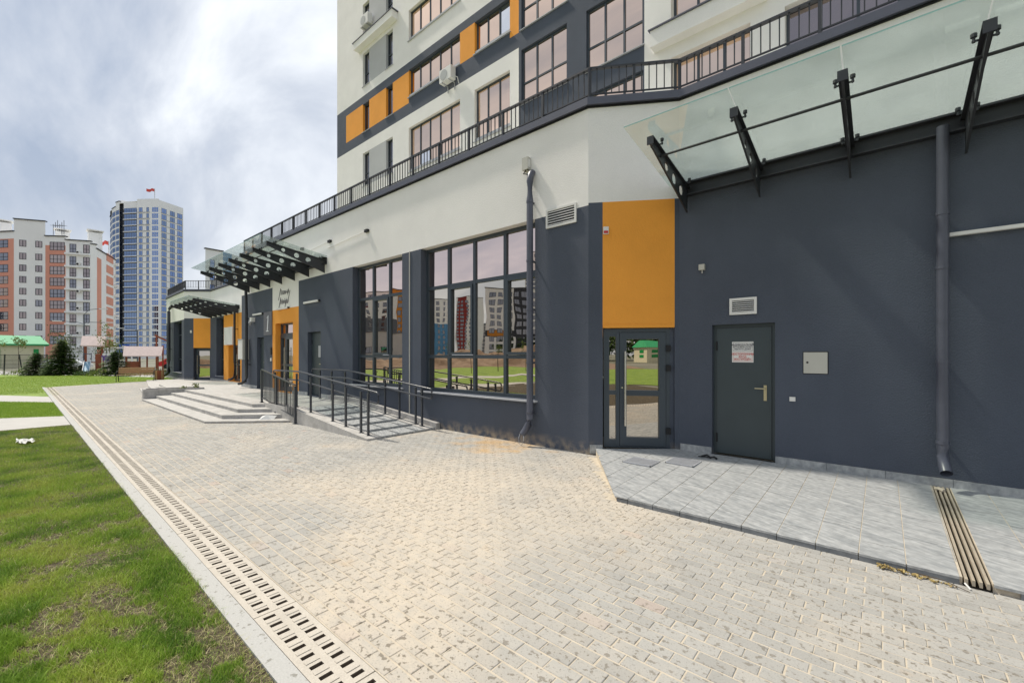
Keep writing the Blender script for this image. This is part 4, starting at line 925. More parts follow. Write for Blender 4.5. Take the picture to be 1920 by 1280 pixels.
while x < 6.9:
    e = min(x + .2925 if x > -2.3 else -2.2, 7)
    if not (x < .5 < e or (.44 < x < .6)): MB().box(x + .003, e - .003, 4.562, 4.584, -.02, .038).build('edge_tile', m_edge, pf)
    x = e
for (x0, x1, y0, y1, lb) in ((-2.93, -2.50, 5.90, 6.27, 'flat metal foot scraper grate on the platform, the one nearer the corner'), (-2.42, -2.02, 6.24, 6.62, 'flat metal foot scraper grate on the platform, the one nearer the steel door')):
    r = empty('foot_scraper', ((x0 + x1) / 2, (y0 + y1) / 2, Zp(0, y0)), lb, 'grate', 'foot scraper grates')
    z = Zp(0, y1) + .003; MB().box(x0, x1, y0, y0 + .012, z - .01, z + .006).box(x0, x1, y1 - .012, y1, z - .01, z + .006).box(x0, x0 + .012, y0, y1, z - .01, z + .005).box(x1 - .012, x1, y0, y1, z - .01, z + .005).build('frame', m_sill, r)
    b = MB(); b.box(x0 + .012, x1 - .012, y0 + .012, y1 - .012, z - .01, z - .003, 1)
    k = x0 + .02
    while k < x1 - .02: b.box(k, k + .009, y0 + .012, y1 - .012, z - .003, z + .004); k += .018
    b.build('bars', [m_sill, m_steel], r)
r = empty('trench_grate', (.52, 5.9, .05), 'slotted trench of four cream bars across the marble platform', 'trench grate')
MB().hexa([(.45, 4.56, .0), (.595, 4.56, .0), (.595, 7.17, .08), (.45, 7.17, .08), (.45, 4.56, .005), (.595, 4.56, .005), (.595, 7.17, .085), (.45, 7.17, .085)]).build('trench_floor', m_pit, r)
for k in range(4):
    a = .4555 + k * .0365; b = a + .017
    MB().hexa([(a, 4.55, .02), (b, 4.55, .02), (b, 7.165, .095), (a, 7.165, .095), (a, 4.55, .06), (b, 4.55, .06), (b, 7.165, .139), (a, 7.165, .139)]).build('bar', m_bar, r)
MB().tube([(.47, 7.05, .135), (.50, 6.98, .15), (.53, 6.95, .14)], .022, 6).build('debris', m_sand, r)

# ------------------------------------------------------------ steps, terrace and ramp
st = empty('entrance_steps', (-16, 4.5, 0), 'wide pale granite steps and terrace in front of the house entrance', 'steps')
def slab(pts, z0, z1, name='step', mat=m_granite2): return MB().poly(pts, z0, z1).build(name, mat, st)
steps_ = [(3.08, .05, -12.71, -11.28), (3.48, .15, -12.88, -11.85), (3.91, .24, -13.11, -12.5), (4.33, .33, -13.32, -13.08)]
for k, (y, z, xc, xe) in enumerate(steps_):
    yb = steps_[k + 1][0] + .02 if k < 3 else 4.58
    slab([(-20.85 - (.35 - .1 * k if k < 0 else 0), y), (xc, y), (xe, 4.56), (-20.85, 4.58)], -.05, z - .022)
    # riser tiles
    F1 = Frame((-20.85, y), (xc, y)); zlow = 0 if k == 0 else steps_[k - 1][1]
    u = 0
    while u < F1.L - .05:
        e = min(u + .6, F1.L); MB().fbox(F1, u + .002, e - .002, -.012, -.001, zlow + .002, z - .02).build('riser_tile', m_granite, st); u = e
    F2 = Frame((xc, y), (xe, 4.56)); u = 0
    while u < F2.L - .05:
        e = min(u + .4, F2.L); MB().fbox(F2, u + .002, e - .002, -.012, -.001, zlow + .002, z - .02).build('riser_tile', m_granite2, st); u = e
    ny = steps_[k + 1][0] if k < 3 else 4.58
    nx = steps_[k + 1][2] if k < 3 else xc
    cl = [(-20.85, y - .018), (xc + .005, y - .018), (xe + .02, 4.56), (-20.85, 4.56)]
    if k < 3:
        tiles([(-20.85, y - .018), (xc + .006, y - .018), (nx + (.0), ny - .0), (-20.85, ny)], .6, .8, flat(z), m_granite, st, x0=-20.85, y0=y - .1, gap=.004, th=.019)
        tiles([(xc + .006, y - .018), (xe + .02, 4.56), (steps_[k + 1][3], 4.56), (nx, ny)], .6, .8, flat(z), m_granite, st, x0=-20.85, y0=y - .1, gap=.004, th=.019)
slab([(-20.85, 4.33), (-13.32, 4.33), (-13.08, 4.56), (-11.3, 4.58), (-11.3, 6.388), (-21.0, 6.388), (-21.0, 4.33)], -.05, .312, name='terrace')
tiles([(-20.98, 4.312), (-13.31, 4.312), (-13.07, 4.57), (-20.98, 4.57)], .6, .6, flat(.33), m_granite, st, x0=-20.98, y0=4.312, gap=.005)
tiles([(-20.98, 4.572), (-11.3, 4.572), (-11.3, 6.37), (-20.98, 6.37)], .6, .6, flat(.33), m_granite, st, x0=-20.98, y0=4.312, gap=.005)
# lower terrace sloping away to the far wing
ts = [(-36.6, 5.6, 8.2, .03), (-33.8, 5.2, 8.44, .05), (-27.9, 4.35, 8.44, .12), (-24.5, 4.35, 8.44, .22), (-21.55, 4.35, 8.44, .325), (-20.99, 4.33, 8.44, .328)]
for p_, q_ in zip(ts[:-1], ts[1:]):
    MB().hexa([(p_[0], p_[1], -.05), (q_[0], q_[1], -.05), (q_[0], q_[2], -.05), (p_[0], p_[2], -.05), (p_[0], p_[1], p_[3]), (q_[0], q_[1], q_[3]), (q_[0], q_[2], q_[3]), (p_[0], p_[2], p_[3])]).build('terrace_slope', m_granite, st)
for k, (a, b, c, d, z) in enumerate(((-27.9, 4.0, -21.6, 3.3, .05), (-27.6, 4.3, -21.9, 3.75, .15), (-27.2, 4.65, -22.1, 4.2, .24))):
    MB().poly([(a, b), (c, d), (-21.6, 5.2), (a + .5, b + 1.2)], -.05, z).build('step', m_granite, st)
# planter dividing the two flights
pl = empty('planter', (-21.3, 4, 0), 'low wedge-shaped granite planter with weeds between the two flights of steps', 'planter')
P0 = [(-20.97, 3.12), (-20.60, 4.95), (-21.5, 4.9), (-21.75, 3.2)]
for i in range(4):
    a, b = Vector(P0[i]), Vector(P0[(i + 1) % 4]); F = Frame(a, b); u = 0
    while u < F.L - .02:
        e = min(u + .45, F.L); MB().fbox(F, u + .002, e - .002, -.0, .09, -.02, .39).build('side_tile', m_granite2, pl); u = e
MB().poly([(-20.95, 3.25), (-20.7, 4.85), (-21.45, 4.8), (-21.65, 3.3)], .2, .34).build('soil', m_soil, pl)
def leafy(c, rad, n, size, mat, name, parent=None, seed=1, clumps=10, droop=0, world=True):
    rs = np.random.RandomState(seed); cs = rs.normal(0, .55, (clumps, 3)); cs /= np.maximum(1, np.linalg.norm(cs, axis=1))[:, None]
    p = cs[rs.randint(0, clumps, n)] + rs.normal(0, .24, (n, 3)); p = p * np.array(rad) + np.array(c)
    a = rs.normal(size=(n, 3)); a /= np.linalg.norm(a, axis=1)[:, None]; b = rs.normal(size=(n, 3)); b -= (b * a).sum(1)[:, None] * a; b /= np.linalg.norm(b, axis=1)[:, None]
    s = size * rs.uniform(.5, 1.3, n)[:, None]; V = np.stack([p - a * s, p - b * s * .5, p + a * s, p + b * s * .5], 1).reshape(-1, 3)
    mb = MB(); mb.v = [tuple(v) for v in V]; mb.f = [(4 * i, 4 * i + 1, 4 * i + 2, 4 * i + 3) for i in range(n)]; mb.m = [0] * n
    return mb.build(name, mat, parent, world=world)
for (x, y, h, s, lb) in ((-20.95, 4.35, .14, 11, 'low weed growing in the middle of the granite planter'), (-20.85, 4.75, .24, 12, 'taller weed at the back end of the granite planter')):
    r = empty('weed', (x, y, .34), lb, 'plant', 'weeds in the planter'); leafy((x, y, .34 + h * .5), (.16, .16, h * .5), 90, .035, m_leafB, 'leaves', r, seed=s, clumps=5)
    MB().tube([(x, y, .33), (x + .02, y, .34 + h)], .004, 5).build('stem', m_leafB, r)

rm = empty('access_ramp', (-9.5, 5.4, 0), 'grey tiled access ramp sloping down beside the shop windows', 'ramp')
Zr = lambda x, y=0: .33 if x < -11.3 else max(.0, .33 * (-7.74 - x) / 3.56) + .004
MB().add([(-11.3, 4.86, Zr(-11.3) - .012), (-7.72, 4.86, .0), (-7.72, 6.26, .0), (-11.3, 6.26, Zr(-11.3) - .012)], [(0, 1, 2, 3)]).build('ramp_bed', m_sand, rm)
tiles([(-11.29, 4.87), (-7.72, 4.87), (-7.72, 6.25), (-11.29, 6.25)], .6, .46, Zr, m_marble, rm, x0=-11.29, y0=4.87, gap=.005, th=.012)
def kerbstrip(y0, y1, up, mt, nm, x0=-13.3, x1=-7.7, st_=.45):
    x = x0
    while x < x1 - .02:
        e = min(x + st_, x1); za, zb = Zr(x + .001) + up, Zr(e) + up
        MB().hexa([(x + .002, y0, -.02), (e - .002, y0, -.02), (e - .002, y1, -.02), (x + .002, y1, -.02), (x + .002, y0, za), (e - .002, y0, zb), (e - .002, y1, zb), (x + .002, y1, za)]).build(nm, mt, rm); x = e
kerbstrip(4.53, 4.86, .035, m_granite, 'kerb_stone', x0=-13.0)
kerbstrip(6.26, 6.375, .14, m_granite2, 'wall_kerb_stone', x0=-12.9)
kerbstrip(6.02, 6.255, .03, m_granite, 'inner_kerb_stone', x0=-12.9, x1=-7.75)

# ------------------------------------------------------------ railings on steps and ramp
r = empty('stair_railing', (-12.3, 4.6, .2), 'short sloping railing of vertical bars at the right end of the steps', 'railing')
XA, XB = -13.5, -10.95; zA, zB = .33, .0; yA, yB = 4.62, 4.50
lerp = lambda a, b, t: a + (b - a) * t
for t in (0, .48, 1):
    x, y, z = lerp(XA, XB, t), lerp(yA, yB, t), lerp(zA, zB, t) + (.0); MB().box(x - .025, x + .025, y - .025, y + .025, z - .02, z + .93).build('post', m_rail, r)
    MB().box(x - .05, x + .05, y - .05, y + .05, z - .01, z + .012).build('foot_plate', m_rail, r)
for (h, w, t_, nm) in ((.945, .025, .02, 'top_rail'), (.14, .015, .02, 'bottom_rail')):
    MB().hexa([(XA, yA - w, zA + h), (XB, yB - w, zB + h), (XB, yB + w, zB + h), (XA, yA + w, zA + h), (XA, yA - w, zA + h + t_), (XB, yB - w, zB + h + t_), (XB, yB + w, zB + h + t_), (XA, yA + w, zA + h + t_)]).build(nm, m_rail, r)
o = MB().box(-.008, .008, -.008, .008, 0, .80).build('baluster', m_rail); bmsh = o.data; bpy.data.objects.remove(o)
for k in range(1, 24):
    t = k / 24
    if abs(t - .48) < .02: continue
    inst('baluster', bmsh, r, (lerp(XA, XB, t), lerp(yA, yB, t), lerp(zA, zB, t) + .15))
def handrail(posts, y, x0, x1, label, side):
    r = empty('handrail', ((x0 + x1) / 2, y, .2), label, 'handrail', 'pipe handrails along the ramp')
    pm = MB().box(-.02, .02, -.02, .02, 0, .86).build('post', m_rail); me = pm.data; bpy.data.objects.remove(pm)
    for x in posts:
        z = Zr(x) + .03; inst('post', me, r, (x, y, z))
        MB().box(x - .045, x + .045, y - .045, y + .045, z - .004, z + .008).build('foot_plate', m_rail, r)
        b = MB(); ys = y + side * .06
        for h in (.86, .64): b.tube([(x, y + side * .018, z + h - .05), (x, ys, z + h - .05), (x, ys, z + h)], .006, 6)
        b.build('bracket', m_rail, r)
    ys = y + side * .06; H1, H2 = .905, .685
    zz = lambda x: Zr(x) + .03
    top = []; xs = [x0, -11.3, x1]
    if x0 > -11.3: xs = [x0, x1]
    loop = [(x1 - .0, ys, zz(x1) + H1)] 
    pts = [(x, ys, zz(x) + H1) for x in xs]; low = [(x, ys, zz(x) + H2) for x in xs][::-1]
    e1 = [(x1 + .045, ys, zz(x1) + H1 - .015), (x1 + .06, ys, zz(x1) + H1 - .06), (x1 + .06, ys, zz(x1) + H2 + .055), (x1 + .045, ys, zz(x1) + H2 + .015)]
    e0 = [(x0 - .045, ys, zz(x0) + H2 + .015), (x0 - .06, ys, zz(x0) + H2 + .055), (x0 - .06, ys, zz(x0) + H1 - .06), (x0 - .045, ys, zz(x0) + H1 - .015)]
    MB().tube(pts + e1 + low + e0 + [pts[0]], .020, 10).build('rail', m_rail, r, smooth=True)
    return r
handrail([-12.75, -12.0, -11.35, -10.55, -9.44, -8.85, -8.22, -7.94], 4.70, -12.95, -7.72, 'double pipe handrail along the outer edge of the ramp', 1)
handrail([-13.1, -12.35, -11.56, -10.32, -9.54, -8.92, -8.27, -8.03], 6.12, -13.45, -7.66, 'double pipe handrail on the wall side of the ramp', -1)

# ------------------------------------------------------------ litter
tag(MB().add([(-12.02, 4.02, .03), (-11.78, 4.28, .02), (-11.86, 4.42, .13), (-12.12, 4.16, .12), (-11.95, 4.2, .16)], [(0, 1, 4), (1, 2, 4), (2, 3, 4), (3, 0, 4), (0, 3, 2, 1)]).build('paper_sheet', m_whitep), 'crumpled white paper lying at the foot of the steps by the railing', 'paper')
def rag(cx, cy, z, s, mat, name, label, cat, seed, sx=1.0):
    rs = random.Random(seed); n = 9; vs = []
    for j in range(n):
        for i in range(n):
            x = (i / (n - 1) - .5) * sx; y = (j / (n - 1) - .5) * .7; k = 1 - .35 * rs.random()
            vs.append((cx + x * s * k, cy + y * s * k, z + s * (.03 + .20 * abs(noise.noise(Vector((x * 4 + seed, y * 4, 0)))) * 1.5)))
    fs = [(j * n + i, j * n + i + 1, (j + 1) * n + i + 1, (j + 1) * n + i) for j in range(n - 1) for i in range(n - 1)]
    return tag(MB().add(vs, fs).build(name, mat), label, cat)
rag(-12.6, .12, .0, .36, m_whitep, 'plastic_bag', 'crumpled white plastic bag lying on the near lawn', 'bag', 4, 1.5)
tag(MB().tube([(-2.10, 6.86, .15), (-2.03, 6.90, .175), (-1.97, 6.86, .15), (-1.93, 6.90, .16), (-1.88, 6.87, .145)], .014, 6).tube([(-2.14, 6.85, .146), (-2.02, 6.83, .16), (-1.95, 6.88, .15)], .008, 6).build('cable_scrap', m_black, smooth=True), 'black scrap of cable lying on the tiles by the corner door', 'cable')
def leaf_litter():
    rs = random.Random(5); mb = MB()
    for k in range(240):
        t = rs.random() ** 1.6; x = -.02 + t * .42 + rs.uniform(-.02, .02); y = 4.535 - t * .02 - abs(rs.gauss(0, .018)); z = .006 + rs.random() * .025 * (1 - t)
        a = rs.uniform(0, 6.28); s = rs.uniform(.006, .016); c, s_ = math.cos(a) * s, math.sin(a) * s
        mb.add([(x - c, y - s_, z), (x + s_ * .5, y - c * .5, z + rs.uniform(0, .01)), (x + c, y + s_, z + rs.uniform(0, .012)), (x - s_ * .5, y + c * .5, z)], [(0, 1, 2, 3)])
    o = mb.build('dead_leaves', m_dry); tag(o, 'small heap of dry leaves against the platform edge', 'leaves', kind='stuff')
    tag(MB().tube([(.2, 4.54, .02), (.34, 4.50, .03), (.47, 4.44, .012)], .003, 5).build('twig', m_bark), 'thin dry twig beside the heap of dead leaves', 'twig')
leaf_litter()
tag(MB().tube([(.455, 4.545, .03), (.48, 4.50, .01)], .006, 6).build('cigarette_end', m_whitep), 'white cigarette end in front of the slotted trench', 'litter')
# stones and bits in the near lawn
for k, (x, y, s, m_) in enumerate(((-3.05, .02, .03, m_lgrey), (-2.62, .46, .022, m_lgrey), (-2.75, .32, .018, m_conc), (-3.3, .5, .02, m_granite2), (-4.6, .25, .02, m_conc))):
    rag(x, y, -.02, s * 2.2, m_, 'pebble', ['pale chip of stone at the lower left of the near lawn', 'grey sliver of stone near the kerb at the bottom', 'small cream pebble in the bare soil patch', 'grey pebble in the grass a little farther back', 'cream pebble in the grass, farthest of the few'][k], 'stone', 20 + k)

# ------------------------------------------------------------ bench and bin
def bench(loc, rz, label):
    r = empty('park_bench', loc, label, 'bench', None, rz)
    L_ = 1.75
    for k in range(3): MB().box(-L_ / 2, L_ / 2, -.42 + k * .15, -.30 + k * .15, .42, .46).build('seat_slat', m_wood, r, world=False)
    for k in range(3): MB().hexa([(-L_ / 2, .05 + k * .03, .52 + k * .13), (L_ / 2, .05 + k * .03, .52 + k * .13), (L_ / 2, .09 + k * .03, .52 + k * .13), (-L_ / 2, .09 + k * .03, .52 + k * .13), (-L_ / 2, .075 + k * .03, .635 + k * .13), (L_ / 2, .075 + k * .03, .635 + k * .13), (L_ / 2, .115 + k * .03, .635 + k * .13), (-L_ / 2, .115 + k * .03, .635 + k * .13)]).build('back_slat', m_wood, r, world=False)
    for s in (-L_ / 2 - .02, L_ / 2 + .02):
        MB().tube([(s, .25, 0), (s, .08, .42), (s, .20, .9)], .022, 6).build('leg', m_steel, r, world=False); MB().tube([(s, -.42, 0), (s, -.40, .64), (s, .1, .66)], .022, 6).build('leg', m_steel, r, world=False)
    return r
bench((-36.2, 5.05, 0), R_(73), 'wooden slatted bench with dark metal legs at the far edge of the paving')
r = empty('litter_bin', (-37.1, 6.35, 0), 'round litter bin of upright brown wooden slats by the far corner', 'bin')
MB().tube([(-37.1, 6.35, .02), (-37.1, 6.35, .62)], .20, 16).build('liner', m_steel, r); MB().tube([(-37.1, 6.35, 0), (-37.1, 6.35, .04)], .25, 16).build('base', m_steel, r)
for k in range(16):
    a = 2 * math.pi * k / 16; c, s = math.cos(a), math.sin(a); q = lambda rr, t, z: (-37.1 + rr * c - t * s, 6.35 + rr * s + t * c, z)
    MB().hexa([q(.235, -.04, .05), q(.235, .04, .05), q(.26, .04, .05), q(.26, -.04, .05), q(.235, -.04, .66), q(.235, .04, .66), q(.26, .04, .66), q(.26, -.04, .66)]).build('slat', m_woodr if k % 3 == 0 else m_wood, r)

# ------------------------------------------------------------ planting
def spruce(loc, h, rad, seed, label, dense=1.0):
    rs = random.Random(seed); r = empty('spruce_tree', loc, label, 'tree', 'spruces on the lawn')
    MB().tube([(0, 0, -.1), (0, 0, h * .5), (0, 0, h)], [.05 * h / 2, .03 * h / 2, .004], 7).build('trunk', m_bark, r, world=False)
    mb = MB(); z = h * .06
    while z < h * .98:
        t = z / h; R = rad * (1 - t) ** .72 * rs.uniform(.85, 1.1) + .03; nb = max(8, int((20 - 9 * t) * dense))
        for b in range(nb):
            a = rs.uniform(0, 6.283); L_ = R * rs.uniform(.7, 1.1); ca, sa = math.cos(a), math.sin(a); up = .10 + .5 * t
            steps = max(3, int(L_ / .06))
            for k in range(steps):
                q = (k + .5) / steps; x = ca * L_ * q; y = sa * L_ * q; zz = z + L_ * (up * q - .30 * q * q)
                for m in range(6):
                    s = .08 + .06 * (1 - q); aa = a + rs.choice((-1, 1)) * rs.uniform(.3, 1.1); dx, dy = math.cos(aa) * s * 1.5, math.sin(aa) * s * 1.5; w = .028
                    dz = rs.uniform(-.05, .035); nx, ny = -math.sin(aa) * w, math.cos(aa) * w
                    mb.add([(x - nx, y - ny, zz), (x + nx, y + ny, zz - .012), (x + dx, y + dy, zz + dz)], [(0, 1, 2)])
        z += .075 + .02 * rs.random()
    # leader
    mb.tube([(0, 0, h * .95), (0, 0, h * 1.05)], [.02, .003], 4)
    mb.build('crown', m_leafA, r, world=False)
spruce((-52.4, 2.5, -.1), 3.0, 1.35, 1, 'largest dark spruce on the far lawn left of the playground', 1.5)
spruce((-53.8, 1.1, -.1), 2.0, 1.15, 2, 'small sparse spruce left of the largest one', 1.0)
spruce((-49.2, 5.5, -.1), 2.1, 1.30, 3, 'broad low spruce beside the bench', 1.15)
def sapling(loc, h, cr, seed, label, mat=m_leafB, n=260, name='young_tree', group='young thin trees by the playground', size=.09):
    rs = random.Random(seed); r = empty(name, loc, label, 'tree', group)
    lx, ly = rs.uniform(-.15, .15), rs.uniform(-.15, .15)
    tr = MB(); tr.tube([(0, 0, -.1), (lx * .5, ly * .5, h * .5), (lx, ly, h * .97)], [.03, .022, .008], 6)
    for k in range(5): a = rs.uniform(0, 6.3); z = h * rs.uniform(.5, .85); tr.tube([(lx * .7, ly * .7, z), (lx + math.cos(a) * cr * .7, ly + math.sin(a) * cr * .7, z + cr * .6)], [.012, .004], 5)
    tr.build('trunk', m_bark, r, world=False)
    leafy((lx, ly, h - cr * .8), (cr, cr, cr * 1.3), n, size, mat, 'crown', r, seed=seed, clumps=9, world=False)
for k, (x, y, h, c) in enumerate(((-66, .2, 3.4, .5), (-66, -1.1, 3.5, .55), (-64, 3.1, 3.3, .5))):
    sapling((x, y, -.12), h, c, 30 + k, ['slim young tree in front of the green shed door', 'slim young tree at the left end of the green shed', 'slim young tree near the right end of the green shed'][k])
sapling((-57, 6.0, -.12), 4.3, .9, 41, 'yellow-green young tree behind the slide tower', n=420)
sapling((-62, 3.6, -.12), 3.6, 1.3, 42, 'bushy green tree between the shed and the slide tower', m_leafC, 900)
sapling((-64, 6.4, -.12), 3.3, 1.2, 43, 'dark bushy tree just left of the slide tower', m_leafC, 900)
for k, (x, y, s, w) in enumerate(((-50.5, 3.6, 1, .9), (-47.6, 6.9, 2, 1.2), (-45, 8.3, 3, 1.3), (-48.8, 4.3, 4, .8), (-51.5, 4.4, 5, 1.2), (-56.5, .2, 6, 1.0), (-50.5, 9.6, 7, 1.6))):
    r = empty('shrub', (x, y, -.1), ['low shrub right of the largest spruce', 'low shrub behind the bench', 'light green shrub left of the litter bin', 'small shrub between spruce and bench', 'shrub at the foot of the slide', 'shrub left of the small spruce', 'bushy planting near the playhouse base'][k], 'shrub', 'low shrubs round the playground')
    leafy((0, 0, .25), (w, w, .32), 420, .07, m_leafB if k % 2 else m_leafC, 'leaves', r, seed=50 + k, clumps=12, world=False)
    MB().tube([(0, 0, -.05), (.02, 0, .4)], .02, 5).build('stem', m_bark, r, world=False)

# ------------------------------------------------------------ garden fence
def garden_fence(P, h, label, lean=None):
    m0 = P[len(P) // 2]; r = empty('garden_fence', (m0[0], m0[1], -.12), label, 'fence')
    rs = random.Random(3)
    tops = []
    for i, (x, y) in enumerate(P):
        lx, ly = (rs.uniform(-.25, .25), rs.uniform(-.25, .25)) if lean else (0, 0)
        MB().tube([(x, y, -.15), (x + lx, y + ly, h)], .045, 6).build('post', m_fence, r); tops.append((x + lx, y + ly))
    for i in range(len(P) - 1):
        (x0, y0), (x1, y1) = P[i], P[i + 1]; (a0, b0), (a1, b1) = tops[i], tops[i + 1]; w = MB()
        for z in (.15, .5, .85, 1.2, h - .05):
            t = z / h; w.tube([(lerp(x0, a0, t), lerp(y0, b0, t), z), (lerp(x1, a1, t), lerp(y1, b1, t), z)], .012 if z < h - .1 else .022, 4)
        for k in range(1, 18):
            q = k / 18; w.tube([(lerp(x0, x1, q), lerp(y0, y1, q), .05), (lerp(a0, a1, q), lerp(b0, b1, q), h - .05)], .007, 3)
        w.build('mesh_panel', m_fence, r)
garden_fence([(-58.5, -2.2), (-58.6, -.7), (-58.4, .4), (-58.6, 1.3), (-58.3, 2.0)], 1.75, 'dark leaning wire fence in front of the green-roofed shed', True)

# ------------------------------------------------------------ playground
def gable(mb, x0, x1, y0, y1, z0, z1, over=.0, mi=0):
    yc = (y0 + y1) / 2
    mb.add([(x0, y0, z0), (x1, y0, z0), (x1, yc, z1), (x0, yc, z1)], [(0, 1, 2, 3)], mi); mb.add([(x1, y1, z0), (x0, y1, z0), (x0, yc, z1), (x1, yc, z1)], [(0, 1, 2, 3)], mi)
    mb.add([(x0, y0, z0 - .06), (x1, y0, z0 - .06), (x1, yc, z1 - .06), (x0, yc, z1 - .06)], [(3, 2, 1, 0)], mi)
r = empty('slide_tower', (-58.5, 5.0, -.12), 'small play tower with pink shingled roof and pale blue slide', 'play tower', rz=R_(80))
def T_(name, mb, mat, par=r): return mb.build(name, mat, par, world=False)
for sx in (-.85, .85):
    for sy in (-.6, .6): T_('post', MB().box(sx - .07, sx + .07, sy - .07, sy + .07, 0, 2.75), m_woodr)
T_('deck', MB().box(-.95, .95, -.7, .7, 1.05, 1.13), m_woodr)
T_('side_panel', MB().box(.2, .95, -.72, -.66, .05, 1.9).box(.2, .95, .66, .72, .1, 1.7), m_woodr)
T_('roof', MB().hexa([(-1.2, -1.15, 2.62), (1.2, -1.15, 2.62), (1.2, 0, 3.55), (-1.2, 0, 3.55), (-1.2, -1.15, 2.72), (1.2, -1.15, 2.72), (1.2, 0, 3.65), (-1.2, 0, 3.65)]).hexa([(-1.2, 1.15, 2.62), (1.2, 1.15, 2.62), (1.2, .01, 3.55), (-1.2, .01, 3.55), (-1.2, 1.15, 2.72), (1.2, 1.15, 2.72), (1.2, .01, 3.65), (-1.2, .01, 3.65)]), m_shing)
T_('slide', MB().hexa([(-.85, -2.3, .12), (-.25, -2.3, .12), (-.25, -.7, 1.1), (-.85, -.7, 1.1), (-.85, -2.3, .18), (-.25, -2.3, .18), (-.25, -.7, 1.16), (-.85, -.7, 1.16)]), m_blueslide)
T_('slide_rim', MB().hexa([(-.92, -2.35, .12), (-.86, -2.35, .12), (-.86, -.7, 1.1), (-.92, -.7, 1.1), (-.92, -2.35, .32), (-.86, -2.35, .32), (-.86, -.7, 1.34), (-.92, -.7, 1.34)]).hexa([(-.24, -2.35, .12), (-.18, -2.35, .12), (-.18, -.7, 1.1), (-.24, -.7, 1.1), (-.24, -2.35, .32), (-.18, -2.35, .32), (-.18, -.7, 1.34), (-.24, -.7, 1.34)]), m_paint)
T_('gate_frame', MB().box(-.95, -.87, -.75, -.7, 1.1, 2.0).box(-.23, -.15, -.75, -.7, 1.1, 2.0).box(-.87, -.23, -.75, -.7, 1.88, 1.95), m_coping)
r = empty('play_panel', (-56.8, 5.7, -.12), 'purple play panel with two round white eyes on pale posts', 'play panel', rz=R_(80))
for s in (-.38, .38): T_('post', MB().box(s - .05, s + .05, -.05, .05, 0, 1.6), m_cream, r)
T_('panel', MB().poly([(-.45, -.03), (.45, -.03), (.45, .03), (-.45, .03)], 1.25, 1.75), m_purple, r)
T_('eye', MB().tube([(-.22, -.06, 1.85), (-.22, .06, 1.85)], .14, 12), m_paint, r); T_('eye', MB().tube([(.26, -.06, 1.85), (.26, .06, 1.85)], .14, 12), m_paint, r)
r = empty('playhouse', (-55.5, 8.2, -.1), 'red-brown wooden playhouse with a long pink shingled roof', 'playhouse', rz=R_(80))
for sx in (-1.7, -.3, .5, 1.7):
    for sy in (-.6, .6): T_('post', MB().box(sx - .08, sx + .08, sy - .08, sy + .08, 0, 1.75), m_woodr, r)
T_('side_panel', MB().box(-1.7, -.2, -.68, -.62, .1, 1.15).box(-1.7, -.2, .62, .68, .1, 1.1), m_woodr, r)
T_('sill', MB().box(-.2, 3.3, -.68, -.56, .12, .28), m_woodr, r)
T_('roof', MB().hexa([(-2.0, -1.15, 1.62), (2.05, -1.15, 1.62), (2.25, 0, 2.55), (-1.95, 0, 2.55), (-2.0, -1.15, 1.7), (2.05, -1.15, 1.7), (2.25, 0, 2.64), (-1.95, 0, 2.64)]).hexa([(-2.0, 1.15, 1.62), (2.05, 1.15, 1.62), (2.25, .01, 2.55), (-1.95, .01, 2.55), (-2.0, 1.15, 1.7), (2.05, 1.15, 1.7), (2.25, .01, 2.64), (-1.95, .01, 2.64)]), m_shing, r)
r = empty('climbing_frame', (-57.5, 10.6, -.1), 'tall red-brown climbing frame with a sloping top beam', 'climbing frame', rz=R_(80))
for sx, hh in ((-1.3, 3.9), (-.6, 2.8), (.4, 2.7), (1.0, 2.8)): T_('post', MB().box(sx - .09, sx + .09, -.09, .09, 0, hh), m_woodr, r)
T_('beam', MB().hexa([(-1.5, -.07, 3.75), (.9, -.07, 2.75), (.9, .07, 2.75), (-1.5, .07, 3.75), (-1.5, -.07, 3.95), (.9, -.07, 2.95), (.9, .07, 2.95), (-1.5, .07, 3.95)]), m_woodr, r)
T_('handle_rail', MB().tube([(.7, 0, 2.5), (2.0, 0, 2.5), (3.3, 0, 1.5)], .045, 6), m_paint, r)
for k in range(7): T_('rung', MB().tube([(.4, 0, .3 + k * .33), (1.0, 0, .3 + k * .33)], .03, 5), m_cream, r)
r = empty('swing_frame', (-60.5, 7.5, -.12), 'white metal swing frame with slanted legs behind the playhouse', 'swing', rz=R_(80))
for sx in (-1.6, .6):
    for sy in (-1.0, 1.0): T_('leg', MB().tube([(sx + .35 * (1 if sx > 0 else -1), sy, 0), (sx, 0, 2.6)], .07, 6), m_paint, r)
T_('top_bar', MB().tube([(-1.9, 0, 2.5), (.9, 0, 2.6)], .08, 6), m_paint, r)
T_('seat', MB().box(-.8, -.2, -.15, .15, .5, .58), m_paint, r); T_('rope', MB().tube([(-.75, 0, .55), (-.75, 0, 2.55)], .015, 4).tube([(-.25, 0, .55), (-.25, 0, 2.55)], .015, 4), m_steel, r)
for o_ in COL.objects:
    if o_.name in ('playhouse', 'slide_tower'): o_.scale = (.70, .8, 1)
    if o_.name in ('climbing_frame', 'swing_frame', 'play_panel'): o_.scale = (.75, .8, 1)
